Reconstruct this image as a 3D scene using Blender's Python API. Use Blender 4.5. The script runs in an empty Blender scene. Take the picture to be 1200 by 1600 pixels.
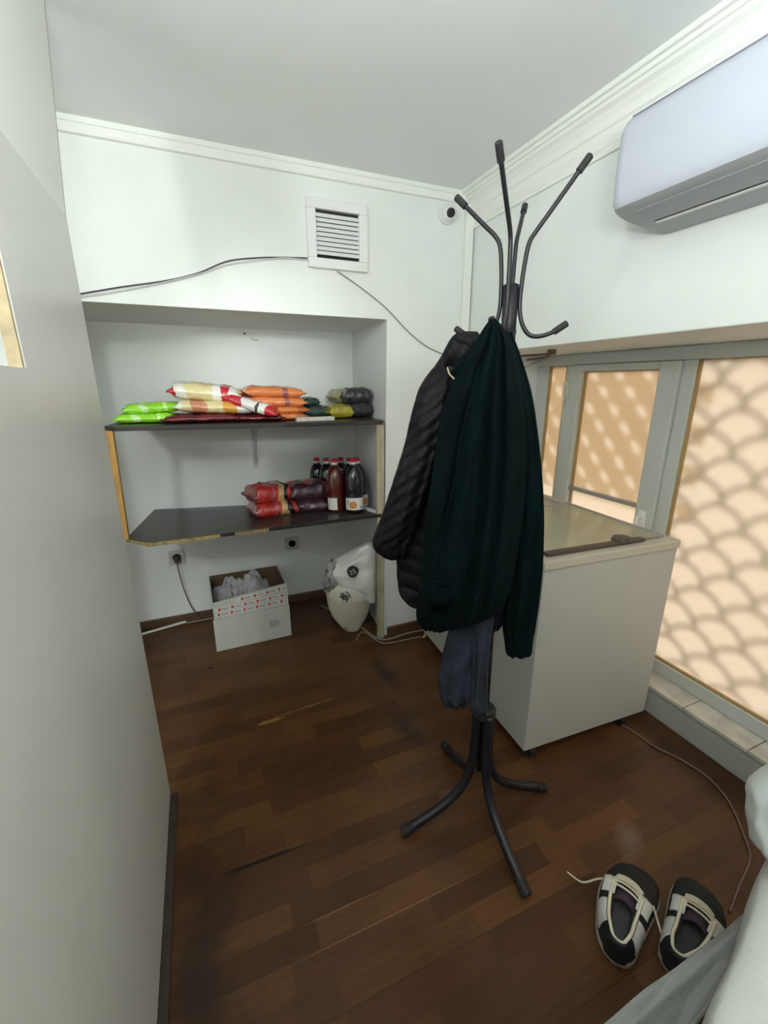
import bpy, bmesh, math, random
import numpy as np
from mathutils import Vector, Matrix, noise
random.seed(7)
C = bpy.context.scene.collection
SC = bpy.context.scene
PI = math.pi

# ------------------------------------------------------------------ camera
F = 677.0
YAW, PITCH = math.radians(22.79), math.radians(16.48)
CAM = Vector((0, 0, 1.3))
cam_d = bpy.data.cameras.new('camera')
cam_d.sensor_fit = 'HORIZONTAL'; cam_d.sensor_width = 36; cam_d.lens = 36 * F / 1200
cam_d.clip_start = 0.01
cam = bpy.data.objects.new('camera', cam_d); C.objects.link(cam)
cam.location = CAM
cam.rotation_euler = (PI / 2 - PITCH, 0, -YAW)
SC.camera = cam

# ------------------------------------------------------------------ world, lights, exposure
SC.view_settings.view_transform = 'Standard'
SC.view_settings.look = 'None'
SC.view_settings.gamma = 1
SC.view_settings.use_curve_mapping = False
SC.view_settings.exposure = 0.0
w = bpy.data.worlds.new('world'); SC.world = w; w.use_nodes = True
w.node_tree.nodes['Background'].inputs[0].default_value = (1.0, 0.80, 0.60, 1)
w.node_tree.nodes['Background'].inputs[1].default_value = 0.5

def lamp(name, kind, loc, energy, color, size=0.1, rot=(0, 0, 0), sy=None):
    d = bpy.data.lights.new(name, kind); d.energy = energy; d.color = color
    if kind == 'AREA':
        d.size = size
        if sy: d.shape = 'RECTANGLE'; d.size_y = sy
    elif kind == 'SUN': d.angle = size
    else: d.shadow_soft_size = size
    o = bpy.data.objects.new(name, d); C.objects.link(o); o.location = loc; o.rotation_euler = rot
    return o
COOL = (0.965, 1.0, 0.98)
def aim(d):                       # rotation that points a lamp along d
    return Vector(d).to_track_quat('-Z', 'Y').to_euler()
lamp('side_room_lamp', 'POINT', (-1.05, -0.30, 1.90), 45.0, COOL, 0.10)
lamp('side_ceiling_fill', 'AREA', (-1.05, 0.95, 1.66), 1.6, COOL, 0.22, aim((0.70, 0.10, 0.70)))  # added fill, unseen: aimed up to brighten the ceiling from the side room
lamp('room_bounce_fill', 'AREA', (0.02, -0.28, 1.46), 35.0, COOL, 0.5, aim((0.0, 0.20, 1.0)), 0.4)  # added fill behind the camera: lifts ceiling and walls by bounce
spot = lamp('niche_fill_spot', 'SPOT', (-0.09, -0.90, 1.75), 150.0, COOL, 0.10, aim(Vector((0.36, 2.46, 1.36)) - Vector((-0.09, -0.90, 1.75))))  # added fill, no real fixture: brightens the upper niche
spot.data.spot_size = math.radians(17); spot.data.spot_blend = 1.0
lamp('daylight', 'SUN', (4, 1, 3), 3.8, (1.0, 0.93, 0.84), math.radians(25), (0, math.radians(72), math.radians(8)))

# ------------------------------------------------------------------ helpers
_f = Vector((math.sin(YAW) * math.cos(PITCH), math.cos(YAW) * math.cos(PITCH), -math.sin(PITCH)))
_r = Vector((math.cos(YAW), -math.sin(YAW), 0)); _u = _r.cross(_f)
def ray(px, py):
    return _r * ((px - 600) / F) - _u * ((py - 800) / F) + _f
def on(px, py, ax, v):            # where a sight line meets the plane ax = v (measuring aid)
    d = ray(px, py); i = 'xyz'.index(ax)
    return CAM + d * ((v - CAM[i]) / d[i])

def tag(o, label=None, cat=None, group=None, kind=None):
    if label: o['label'] = label
    if cat: o['category'] = cat
    if group: o['group'] = group
    if kind: o['kind'] = kind
    return o
ORI = {}
def thing(name, loc, label, cat, group=None, rz=0):
    o = bpy.data.objects.new(name, None); C.objects.link(o)
    o.empty_display_size = 0.05
    o.location = loc; o.rotation_euler = (0, 0, rz)
    ORI[o.name] = Vector(loc)
    return tag(o, label, cat, group)
def copy_tree(o, parent=None):
    c = o.copy(); C.objects.link(c)
    if parent: c.parent = parent
    for ch in o.children: copy_tree(ch, c)
    return c

class MB:
    def __init__(s): s.v = []; s.f = []
    def add(s, vs, fs):
        n = len(s.v); s.v += [Vector(v) for v in vs]; s.f += [tuple(i + n for i in f) for f in fs]; return s
    def box(s, x0, x1, y0, y1, z0, z1):
        return s.add([(x0,y0,z0),(x1,y0,z0),(x1,y1,z0),(x0,y1,z0),(x0,y0,z1),(x1,y0,z1),(x1,y1,z1),(x0,y1,z1)],
                     [(3,2,1,0),(4,5,6,7),(0,1,5,4),(1,2,6,5),(2,3,7,6),(3,0,4,7)])
    def hexa(s, p):                # eight corners, bottom four then top four
        return s.add(p, [(3,2,1,0),(4,5,6,7),(0,1,5,4),(1,2,6,5),(2,3,7,6),(3,0,4,7)])
    def loft(s, loops, cap=True, closed=True):
        n = len(loops[0]); base = len(s.v)
        for l in loops: s.v += [Vector(p) for p in l]
        for i in range(len(loops) - 1):
            for j in range(n if closed else n - 1):
                k = (j + 1) % n; a = base + i * n
                s.f.append((a + j, a + k, a + n + k, a + n + j))
        if cap:
            s.f.append(tuple(base + j for j in range(n))[::-1])
            s.f.append(tuple(base + (len(loops) - 1) * n + j for j in range(n)))
        return s
    def tube(s, pts, r, n=10, cap=True):
        pts = [Vector(p) for p in pts]; loops = []
        up = None
        for i, p in enumerate(pts):
            t = (pts[min(i + 1, len(pts) - 1)] - pts[max(i - 1, 0)]).normalized()
            if up is None:
                up = Vector((0, 0, 1)) if abs(t.z) < .9 else Vector((1, 0, 0))
            a = (up - t * up.dot(t)).normalized(); b = t.cross(a); up = a
            rr = r[i] if isinstance(r, (list, tuple)) else r
            loops.append([p + (a * math.cos(2*PI*j/n) + b * math.sin(2*PI*j/n)) * rr for j in range(n)])
        return s.loft(loops, cap)
    def lathe(s, prof, c=(0,0,0), n=24, cap=True):
        c = Vector(c)
        return s.loft([[c + Vector((r*math.cos(2*PI*j/n), r*math.sin(2*PI*j/n), z)) for j in range(n)] for r, z in prof], cap)
    def grid(s, fn, nu, nv):
        base = len(s.v)
        for i in range(nu + 1):
            for j in range(nv + 1): s.v.append(Vector(fn(i / nu, j / nv)))
        for i in range(nu):
            for j in range(nv):
                a = base + i * (nv + 1) + j
                s.f.append((a, a + nv + 1, a + nv + 2, a + 1))
        return s
    def prism(s, poly, d):         # poly: planar points, d: extrusion vector
        poly = [Vector(p) for p in poly]; d = Vector(d)
        return s.loft([poly, [p + d for p in poly]])
    def build(s, name, m, parent=None, smooth=False, bevel=0, local=False, origin=None, sub=0, solid=0, bseg=2):
        me = bpy.data.meshes.new(name)
        if local: off = Vector((0, 0, 0))
        elif parent: off = ORI[parent.name]
        else:
            if origin is None:
                xs = [v.x for v in s.v]; ys = [v.y for v in s.v]; zs = [v.z for v in s.v]
                origin = ((min(xs)+max(xs))/2, (min(ys)+max(ys))/2, min(zs))
            off = Vector(origin)
        me.from_pydata([v - off for v in s.v], [], s.f); me.update()
        bm = bmesh.new(); bm.from_mesh(me); bmesh.ops.recalc_face_normals(bm, faces=bm.faces); bm.to_mesh(me); bm.free()
        me.materials.append(m)
        o = bpy.data.objects.new(name, me); C.objects.link(o)
        if parent: o.parent = parent; ORI[o.name] = off
        else: o.location = off; ORI[o.name] = off
        if solid:
            md = o.modifiers.new('solid', 'SOLIDIFY'); md.thickness = solid; md.offset = 0
        if bevel:
            md = o.modifiers.new('bevel', 'BEVEL'); md.width = bevel; md.segments = bseg; md.limit_method = 'ANGLE'; md.angle_limit = 0.7
        if sub:
            md = o.modifiers.new('sub', 'SUBSURF'); md.levels = sub; md.render_levels = sub
        if smooth:
            for p in me.polygons: p.use_smooth = True
            if smooth is not True: me.set_sharp_from_angle(angle=smooth)
        return o

def smooth_path(pts, n=8):         # Catmull-Rom
    pts = [Vector(p) for p in pts]; out = []
    for i in range(len(pts) - 1):
        p0 = pts[max(i-1,0)]; p1 = pts[i]; p2 = pts[i+1]; p3 = pts[min(i+2,len(pts)-1)]
        for k in range(n):
            t = k / n
            out.append(0.5*((2*p1)+(p2-p0)*t+(2*p0-5*p1+4*p2-p3)*t*t+(3*p1-p0-3*p2+p3)*t**3))
    out.append(pts[-1]); return out

def text_mb(txt, size, fn):
    cu = bpy.data.curves.new('t', 'FONT'); cu.body = txt; cu.size = size; cu.align_x = 'CENTER'; cu.align_y = 'CENTER'
    ob = bpy.data.objects.new('t', cu); C.objects.link(ob)
    dg = bpy.context.evaluated_depsgraph_get()
    me = bpy.data.meshes.new_from_object(ob.evaluated_get(dg))
    mb = MB(); mb.add([fn(v.co.x, v.co.y) for v in me.vertices], [tuple(p.vertices) for p in me.polygons])
    bpy.data.objects.remove(ob); bpy.data.curves.remove(cu); bpy.data.meshes.remove(me)
    return mb

# ------------------------------------------------------------------ materials
def sock(nt, a, b): nt.links.new(a, b)
def mat(name, col, rough=0.6, metal=0.0, spec=0.5, var=0.0, vscale=8, bump=0.0, bscale=40, coat=0.0, alpha=1.0, trans=0.0, sheen=0.0, vcol=None, stretch=(1,1,1)):
    m = bpy.data.materials.new(name); m.use_nodes = True; nt = m.node_tree; b = nt.nodes['Principled BSDF']
    b.inputs['Base Color'].default_value = (*col, 1); b.inputs['Roughness'].default_value = rough
    b.inputs['Metallic'].default_value = metal; b.inputs['Specular IOR Level'].default_value = spec
    b.inputs['Coat Weight'].default_value = coat; b.inputs['Coat Roughness'].default_value = 0.08
    b.inputs['Alpha'].default_value = alpha; b.inputs['Transmission Weight'].default_value = trans
    b.inputs['Sheen Weight'].default_value = sheen
    if var or bump:
        tc = nt.nodes.new('ShaderNodeTexCoord'); mp = nt.nodes.new('ShaderNodeMapping'); mp.inputs['Scale'].default_value = stretch
        sock(nt, tc.outputs['Object'], mp.inputs['Vector'])
    if var:
        n = nt.nodes.new('ShaderNodeTexNoise'); n.inputs['Scale'].default_value = vscale; n.inputs['Detail'].default_value = 6
        sock(nt, mp.outputs[0], n.inputs['Vector'])
        r = nt.nodes.new('ShaderNodeValToRGB'); e = r.color_ramp.elements
        c2 = vcol if vcol else tuple(c * (1 - var) for c in col)
        e[0].position = 0.35; e[0].color = (*c2, 1); e[1].position = 0.65; e[1].color = (*col, 1)
        sock(nt, n.outputs['Fac'], r.inputs[0]); sock(nt, r.outputs[0], b.inputs['Base Color'])
    if bump:
        n2 = nt.nodes.new('ShaderNodeTexNoise'); n2.inputs['Scale'].default_value = bscale; n2.inputs['Detail'].default_value = 5
        sock(nt, mp.outputs[0], n2.inputs['Vector'])
        bp = nt.nodes.new('ShaderNodeBump'); bp.inputs['Strength'].default_value = bump; bp.inputs['Distance'].default_value = 0.01
        sock(nt, n2.outputs['Fac'], bp.inputs['Height']); sock(nt, bp.outputs[0], b.inputs['Normal'])
    return m

def bands(name, axis, stops, rough=0.3, noise_amt=0.08, nscale=25, coat=0.7, bump=0.4):
    """foil packet print: colour bands along one object axis (in metres), wobbled by noise"""
    m = mat(name, stops[0][1], rough, coat=coat, bump=bump, bscale=60); nt = m.node_tree; b = nt.nodes['Principled BSDF']
    tc = nt.nodes.new('ShaderNodeTexCoord'); sp = nt.nodes.new('ShaderNodeSeparateXYZ'); sock(nt, tc.outputs['Generated'], sp.inputs[0])
    n = nt.nodes.new('ShaderNodeTexNoise'); n.inputs['Scale'].default_value = nscale; sock(nt, tc.outputs['Object'], n.inputs['Vector'])
    ma = nt.nodes.new('ShaderNodeMath'); ma.operation = 'MULTIPLY_ADD'; ma.inputs[1].default_value = noise_amt * 2; ma.inputs[2].default_value = -noise_amt
    sock(nt, n.outputs['Fac'], ma.inputs[0])
    ad = nt.nodes.new('ShaderNodeMath'); ad.operation = 'ADD'; sock(nt, sp.outputs['XYZ'.index(axis)], ad.inputs[0]); sock(nt, ma.outputs[0], ad.inputs[1])
    r = nt.nodes.new('ShaderNodeValToRGB'); r.color_ramp.interpolation = 'CONSTANT'
    e = r.color_ramp.elements
    while len(e) < len(stops): e.new(0.5)
    for i, (p, c) in enumerate(stops): e[i].position = p; e[i].color = (*c, 1)
    sock(nt, ad.outputs[0], r.inputs[0]); sock(nt, r.outputs[0], b.inputs['Base Color'])
    return m

def floor_material():
    m = bpy.data.materials.new('laminate_floor'); m.use_nodes = True; nt = m.node_tree; b = nt.nodes['Principled BSDF']
    N = nt.nodes.new
    def math_(op, a, bb=None, c=None):
        n = N('ShaderNodeMath'); n.operation = op
        for i, x in enumerate((a, bb, c)):
            if x is None: continue
            if isinstance(x, (int, float)): n.inputs[i].default_value = x
            else: sock(nt, x, n.inputs[i])
        return n.outputs[0]
    tc = N('ShaderNodeTexCoord'); sp = N('ShaderNodeSeparateXYZ'); sock(nt, tc.outputs['Object'], sp.inputs[0])
    X, Y = sp.outputs[0], sp.outputs[1]
    RW = 0.064
    yr = math_('DIVIDE', Y, RW); row = math_('FLOOR', yr); fy = math_('FRACT', yr)
    wn = N('ShaderNodeTexWhiteNoise'); wn.noise_dimensions = '1D'; sock(nt, row, wn.inputs['W'])
    xr = math_('ADD', math_('DIVIDE', X, 0.36), math_('MULTIPLY', wn.outputs['Value'], 7.0))
    cell = math_('FLOOR', xr); fx = math_('FRACT', xr)
    cb = N('ShaderNodeCombineXYZ'); sock(nt, row, cb.inputs[0]); sock(nt, cell, cb.inputs[1])
    w2 = N('ShaderNodeTexWhiteNoise'); w2.noise_dimensions = '2D'; sock(nt, cb.outputs[0], w2.inputs['Vector'])
    mp = N('ShaderNodeMapping'); mp.inputs['Scale'].default_value = (3, 40, 1); sock(nt, tc.outputs['Object'], mp.inputs[0])
    g = N('ShaderNodeTexNoise'); g.inputs['Scale'].default_value = 2.5; g.inputs['Detail'].default_value = 8; sock(nt, mp.outputs[0], g.inputs['Vector'])
    bn_ = N('ShaderNodeTexNoise'); bn_.inputs['Scale'].default_value = 3.2; bn_.inputs['Detail'].default_value = 7; sock(nt, tc.outputs['Object'], bn_.inputs['Vector'])
    fac = math_('ADD', math_('ADD', math_('MULTIPLY', w2.outputs['Value'], 0.44), math_('MULTIPLY', g.outputs['Fac'], 0.55)), math_('MULTIPLY', math_('SUBTRACT', bn_.outputs['Fac'], 0.5), 0.8))
    r = N('ShaderNodeValToRGB'); e = r.color_ramp.elements
    e[0].position = 0.12; e[0].color = (0.048, 0.020, 0.010, 1); e[1].position = 0.95; e[1].color = (0.135, 0.062, 0.021, 1)
    k = e.new(0.5); k.color = (0.080, 0.034, 0.0135, 1)
    sock(nt, fac, r.inputs[0]); col = r.outputs[0]
    def mix(col, fac, c):
        n = N('ShaderNodeMix'); n.data_type = 'RGBA'; sock(nt, fac, n.inputs['Factor']); sock(nt, col, n.inputs['A']); n.inputs['B'].default_value = (*c, 1)
        return n.outputs['Result']
    # joints between boards: every third strip is a board edge
    jn = math_('LESS_THAN', fy, 0.03)
    three = math_('LESS_THAN', math_('FRACT', math_('DIVIDE', row, 3.0)), 0.1)
    col = mix(col, math_('MULTIPLY', math_('MULTIPLY', jn, three), 0.65), (0.02, 0.010, 0.006))
    # worn pale line on some edges, dark crack, grey smears, dirt: each with a place and a shape of its own
    dn = N('ShaderNodeTexNoise'); dn.inputs['Scale'].default_value = 9; dn.inputs['Detail'].default_value = 8; sock(nt, tc.outputs['Object'], dn.inputs['Vector'])
    def blob(cx, cy, ax, ay, ang, soft, wob):
        dx = math_('SUBTRACT', X, cx); dy = math_('SUBTRACT', Y, cy); ca, sa = math.cos(ang), math.sin(ang)
        u = math_('ADD', math_('MULTIPLY', dx, ca / ax), math_('MULTIPLY', dy, sa / ax))
        v = math_('ADD', math_('MULTIPLY', dx, -sa / ay), math_('MULTIPLY', dy, ca / ay))
        d = math_('SQRT', math_('ADD', math_('MULTIPLY', u, u), math_('MULTIPLY', v, v)))
        d = math_('ADD', d, math_('MULTIPLY', math_('SUBTRACT', dn.outputs['Fac'], 0.5), wob))
        n = N('ShaderNodeMapRange'); n.inputs['From Min'].default_value = 1.0; n.inputs['From Max'].default_value = 1.0 - soft; sock(nt, d, n.inputs['Value'])
        return n.outputs['Result']
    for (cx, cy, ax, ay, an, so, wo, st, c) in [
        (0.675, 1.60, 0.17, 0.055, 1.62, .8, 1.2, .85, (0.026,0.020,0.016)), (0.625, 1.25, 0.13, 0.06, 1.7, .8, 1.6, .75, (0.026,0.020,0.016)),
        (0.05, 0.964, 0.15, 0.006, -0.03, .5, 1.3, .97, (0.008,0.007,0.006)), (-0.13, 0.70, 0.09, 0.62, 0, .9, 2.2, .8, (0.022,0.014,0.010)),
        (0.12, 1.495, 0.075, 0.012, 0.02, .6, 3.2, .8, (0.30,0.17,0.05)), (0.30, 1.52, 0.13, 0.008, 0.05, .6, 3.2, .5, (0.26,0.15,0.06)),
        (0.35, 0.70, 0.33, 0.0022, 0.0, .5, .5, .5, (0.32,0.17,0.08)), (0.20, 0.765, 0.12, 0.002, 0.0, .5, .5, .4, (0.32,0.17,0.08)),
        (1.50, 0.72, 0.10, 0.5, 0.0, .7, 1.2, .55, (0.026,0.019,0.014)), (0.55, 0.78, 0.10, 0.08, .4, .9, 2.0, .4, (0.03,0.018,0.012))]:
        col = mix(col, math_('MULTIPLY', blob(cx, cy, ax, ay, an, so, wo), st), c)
    sn = N('ShaderNodeTexNoise'); sn.inputs['Scale'].default_value = 110; sn.inputs['Detail'].default_value = 3; sock(nt, tc.outputs['Object'], sn.inputs['Vector'])
    sr = N('ShaderNodeMapRange'); sr.inputs['From Min'].default_value = 0.70; sr.inputs['From Max'].default_value = 0.75; sock(nt, sn.outputs['Fac'], sr.inputs['Value'])
    col = mix(col, math_('MULTIPLY', sr.outputs['Result'], 0.8), (0.018, 0.012, 0.009))
    sock(nt, col, b.inputs['Base Color'])
    rr = N('ShaderNodeMapRange'); rr.inputs['To Min'].default_value = 0.22; rr.inputs['To Max'].default_value = 0.42; sock(nt, dn.outputs['Fac'], rr.inputs['Value'])
    pol = blob(1.045, .605, .075, .050, .5, .9, .9)         # a polished, worn patch of varnish
    sock(nt, math_('SUBTRACT', rr.outputs['Result'], math_('MULTIPLY', pol, 0.16)), b.inputs['Roughness'])
    sock(nt, math_('MULTIPLY_ADD', pol, 0.9, 0.24), b.inputs['Specular IOR Level'])
    return m

M = {}
M['floor'] = floor_material()
M['wall'] = mat('white_wall_paint', (0.80, 0.83, 0.80), 0.55, spec=0.3, var=0.05, vscale=3, bump=0.05, bscale=30)
M['ceil'] = mat('ceiling_paint', (0.85, 0.88, 0.87), 0.7, spec=0.2, var=0.03, vscale=2)
M['part'] = mat('grey_satin_panel', (0.74, 0.74, 0.70), 0.33, spec=0.45, var=0.05, vscale=3, bump=0.03, bscale=20)
M['upper'] = mat('upper_panel_paint', (0.88, 0.89, 0.86), 0.5, spec=0.3)
M['trim'] = mat('moulding_paint', (0.83, 0.85, 0.81), 0.45, spec=0.35)
M['beige'] = mat('raw_wood_jamb', (0.50, 0.40, 0.24), 0.8, var=0.35, vscale=30)
M['base'] = mat('baseboard_wood', (0.13, 0.065, 0.035), 0.5, var=0.4, vscale=10, stretch=(1,1,6))
M['pvc'] = mat('window_pvc', (0.56, 0.58, 0.545), 0.4, spec=0.4)
M['bead'] = mat('glazing_bead', (0.42, 0.28, 0.11), 0.5)
M['tile'] = mat('sill_tile', (0.62, 0.60, 0.52), 0.45, var=0.3, vscale=14)
M['lowwall'] = mat('low_wall_paint', (0.42, 0.43, 0.39), 0.55, var=0.08, vscale=5)
M['blackmetal'] = mat('black_metal', (0.011, 0.010, 0.014), 0.42, spec=0.4)
M['blackcap'] = mat('black_rubber', (0.010, 0.010, 0.010), 0.7)
M['green'] = mat('dark_green_fleece', (0.0010, 0.0070, 0.0074), 0.95, spec=0.08, var=0.35, vscale=14, bump=0.35, bscale=220)
M['greenrib'] = mat('green_ribbing', (0.0010, 0.0060, 0.0064), 0.95, spec=0.08, bump=0.3, bscale=200)
M['puffer'] = mat('black_puffer_nylon', (0.0050, 0.0050, 0.0068), 0.55, spec=0.16, bump=0.3, bscale=60)
M['bluegrey'] = mat('blue_grey_fleece', (0.036, 0.043, 0.062), 0.95, spec=0.1, var=0.4, vscale=22, bump=0.4, bscale=120)
M['navy'] = mat('navy_cloth', (0.012, 0.015, 0.028), 0.9, spec=0.1)
M['freezer'] = mat('freezer_enamel', (0.47, 0.465, 0.43), 0.42, spec=0.4)
M['rim'] = mat('freezer_rim', (0.52, 0.48, 0.39), 0.45)
M['grey_trim'] = mat('grey_lid_trim', (0.30, 0.31, 0.31), 0.4)
M['dark_trim'] = mat('dark_lid_trim', (0.075, 0.055, 0.045), 0.45)
M['liner'] = mat('freezer_liner', (0.80, 0.80, 0.70), 0.5, var=0.2, vscale=6)
M['acw'] = mat('ac_white_plastic', (0.52, 0.55, 0.63), 0.25, spec=0.5)
M['acg'] = mat('ac_grey_plastic', (0.34, 0.355, 0.36), 0.35)
M['acd'] = mat('ac_dark_slot', (0.03, 0.03, 0.035), 0.6)
M['shelf'] = mat('dark_brown_laminate', (0.035, 0.028, 0.026), 0.34, spec=0.5, var=0.3, vscale=12)
M['chip'] = mat('bare_particle_board', (0.34, 0.25, 0.11), 0.85, var=0.5, vscale=50)
M['pine'] = mat('varnished_pine', (0.52, 0.28, 0.075), 0.5, var=0.3, vscale=9, stretch=(6,6,1))
M['palewood'] = mat('pale_wood', (0.52, 0.46, 0.32), 0.7, var=0.35, vscale=8, stretch=(5,5,1))
M['white'] = mat('white_plastic', (0.78, 0.79, 0.77), 0.4)
M['darkgap'] = mat('dark_gap', (0.02, 0.016, 0.016), 0.8)
M['cablewhite'] = mat('white_cable', (0.62, 0.64, 0.58), 0.5)
M['cabledark'] = mat('dark_cable', (0.05, 0.04, 0.055), 0.5)
M['cablegrey'] = mat('grey_cable', (0.26, 0.24, 0.22), 0.5)
M['lens'] = mat('black_lens', (0.012, 0.013, 0.015), 0.12, coat=0.6)

# ------------------------------------------------------------------ the setting
D, NB, NX, NZ, XR, XW, SOF = 1.89, 2.46, 0.80, 1.57, 1.225, 1.68, 1.435
def struct(o): o['kind'] = 'structure'; return o
struct(MB().box(-1.65, 1.8, -1.55, 2.55, -0.06, 0).build('floor', M['floor'], origin=(0, 0, 0)))
struct(MB().box(-1.65, 1.8, -1.55, 2.55, 2.1, 2.16).build('ceiling', M['ceil']))
wb = MB()
NL = -0.50
wb.box(NL, NX + .06, NB, NB + .08, 0, NZ)                  # niche back
wb.box(-1.65, 1.80, D, NB + .08, NZ, 2.1)                  # over the niche
wb.hexa([(NX-.008,D,0),(1.80,D,0),(1.80,NB+.08,0),(NX+.04,NB+.08,0),(NX+.008,D,NZ),(1.80,D,NZ),(1.80,NB+.08,NZ),(NX+.045,NB+.08,NZ)])
wb.box(-1.65, NL, D, NB + .08, 0, NZ)
struct(wb.build('wall_back', M['wall']))
rw = MB().box(XR, 1.80, -1.55, D, SOF, 2.1)
struct(rw.build('wall_right', M['wall'], bevel=.004))
struct(MB().box(1.575, 1.80, -1.55, D, 0, .112).build('wall_right_low', M['lowwall'], bevel=.004))
struct(MB().box(1.575, 1.80, -1.55, -0.35, .112, SOF).build('wall_right_pier', M['wall']))
struct(MB().box(-1.65, 1.8, -1.60, -1.55, 0, 2.1).build('wall_rear', M['wall']))
struct(MB().box(-1.70, -1.65, -1.55, D, 0, 2.1).build('wall_far_left', M['wall']))
PX, PZ = -0.22, 1.655
pl = MB()
pl.box(PX - .018, PX, .805, 1.29, 0, PZ); pl.box(PX - .018, PX, -1.55, .30, 0, PZ)
pl.box(PX - .018, PX, .30, .805, 0, 1.322); pl.box(PX - .018, PX, .30, .805, 1.60, PZ)
struct(pl.build('wall_left', M['part']))
struct(MB().box(PX - .0185, PX - .002, .7985, .8045, 1.322, 1.60).build('trim_9', M['beige']))
bxx0, bxx1 = PX - .0005, -0.209
up = MB().hexa([(bxx0-.018,.880,PZ),(bxx0,.880,PZ),(bxx0,1.286,PZ),(bxx0-.018,1.286,PZ),(bxx1-.018,.985,2.1),(bxx1,.985,2.1),(bxx1,1.408,2.1),(bxx1-.018,1.408,2.1)])
struct(up.build('wall_left_upper', M['upper']))
struct(MB().hexa([(bxx0-.018,1.2865,PZ),(bxx0,1.2865,PZ),(bxx0,1.291,PZ),(bxx0-.018,1.291,PZ),(bxx1-.018,1.4085,2.1),(bxx1,1.4085,2.1),(bxx1,1.413,2.1),(bxx1-.018,1.413,2.1)]).build('trim_8', mat('panel_edge', (.30,.28,.34), .6)))
# window recess sill of tiles
sl = MB()
for i in range(11):
    yy = D - .001 - i * .215
    sl.box(1.568, 1.70, yy - .212, yy, .112, .128)
struct(sl.build('trim_3', M['tile'], bevel=.002))
# mouldings
prof = [(1.225,1.960),(1.216,1.960),(1.214,1.972),(1.219,1.976),(1.214,1.984),(1.208,2.000),(1.206,2.018),(1.200,2.024),(1.196,2.042),(1.186,2.058),(1.176,2.066),(1.172,2.074),(1.166,2.076),(1.164,2.086),(1.155,2.088),(1.153,2.1),(1.225,2.1)]
struct(MB().prism([(x, -1.55, z) for x, z in prof], (0, D + 1.55, 0)).build('trim_2', M['trim']))
prof = [(D,2.050),(D-.012,2.052),(D-.015,2.058),(D-.015,2.078),(D-.008,2.084),(D-.006,2.095),(D-.006,2.1),(D,2.1)]
struct(MB().prism([(-1.65, y, z) for y, z in prof], (XR + 1.65 - .02, 0, 0)).build('trim_1', M['trim']))
struct(MB().box(1.178, 1.218, D - .022, D, .80, 2.05).build('trim_4', M['trim'], bevel=.004))
struct(MB().box(NL, NX, NB - .012, NB, 0, .05).build('baseboard_niche', M['base'], bevel=.003))
struct(MB().box(NX + .01, 1.56, D - .014, D, 0, .05).build('baseboard_back', M['base'], bevel=.003))
struct(MB().box(PX, PX + .022, -1.5, 1.285, 0, .012).build('baseboard_left', mat('dirty_dark_strip', (.045,.028,.018), .7, var=.4, vscale=20), bevel=.003))

# window: PVC frames, frosted panes
def pane_material():
    m = bpy.data.materials.new('frosted_film_glass'); m.use_nodes = True; nt = m.node_tree; nt.nodes.clear()
    o = nt.nodes.new('ShaderNodeOutputMaterial'); t = nt.nodes.new('ShaderNodeBsdfTranslucent'); d = nt.nodes.new('ShaderNodeBsdfDiffuse'); g = nt.nodes.new('ShaderNodeBsdfGlossy')
    t.inputs[0].default_value = (.93, .87, .78, 1); d.inputs[0].default_value = (.60, .55, .48, 1); g.inputs['Roughness'].default_value = .25
    m1 = nt.nodes.new('ShaderNodeMixShader'); m1.inputs[0].default_value = .18; m2 = nt.nodes.new('ShaderNodeMixShader'); m2.inputs[0].default_value = .04
    sock(nt, t.outputs[0], m1.inputs[1]); sock(nt, d.outputs[0], m1.inputs[2]); sock(nt, m1.outputs[0], m2.inputs[1]); sock(nt, g.outputs[0], m2.inputs[2]); sock(nt, m2.outputs[0], o.inputs[0])
    return m
M['pane'] = pane_material()
win = thing('window_1', (XW, .8, .128), None, None); struct(win)
fr = MB()
X0, X1 = XW - .012, XW + .05
fr.box(X0, X1, -.35, D, 1.385, SOF); fr.box(X0, X1, -.35, D, .128, .185)
fr.box(X0, X1, 1.81, D, .185, 1.385); fr.box(X0, X1, -.35, -.27, .185, 1.385)
fr.box(X0, X1, 1.66, 1.69, .185, 1.385); fr.box(X0, X1, 1.075, 1.125, .185, 1.385)
fr.build('frame', M['pvc'], win, bevel=.004)
sa = MB(); S0 = XW - .028
sa.box(S0, X1 - .01, 1.585, 1.66, .19, 1.383); sa.box(S0, X1 - .01, 1.125, 1.205, .19, 1.383)
sa.box(S0, X1 - .01, 1.205, 1.585, 1.355, 1.383); sa.box(S0, X1 - .01, 1.205, 1.585, .19, .26)
sash = sa.build('sash', M['pvc'], win, bevel=.004)
MB().box(S0 + .012, XW + .01, 1.205, 1.585, .797, .812).build('glazing_bar', M['grey_trim'], win)
bd = MB()
for (ya, yb, za, zb) in [(-.27, 1.075, .185, 1.385), (1.205, 1.585, .26, 1.355), (1.69, 1.81, .185, 1.385)]:
    t = .010
    bd.box(XW-.004, XW+.006, ya, ya+t, za, zb); bd.box(XW-.004, XW+.006, yb-t, yb, za, zb); bd.box(XW-.004, XW+.006, ya, yb, za, za+t); bd.box(XW-.004, XW+.006, ya, yb, zb-t*.4, zb)
bd.build('glazing_bead', M['bead'], win)
for (ya, yb, za, zb) in [(-.27, 1.075, .185, 1.385), (1.205, 1.585, .26, 1.355), (1.69, 1.81, .185, 1.385)]:
    MB().box(XW + .006, XW + .010, ya, yb, za, zb).build('pane', M['pane'], win)
hd = MB().box(S0 - .012, S0, 1.150, 1.182, .715, .80); hd.tube([(S0-.012,1.166,.775),(S0-.035,1.166,.775),(S0-.037,1.166,.71)], .008)
hd.build('window_handle', M['white'], win, bevel=.003)
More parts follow.
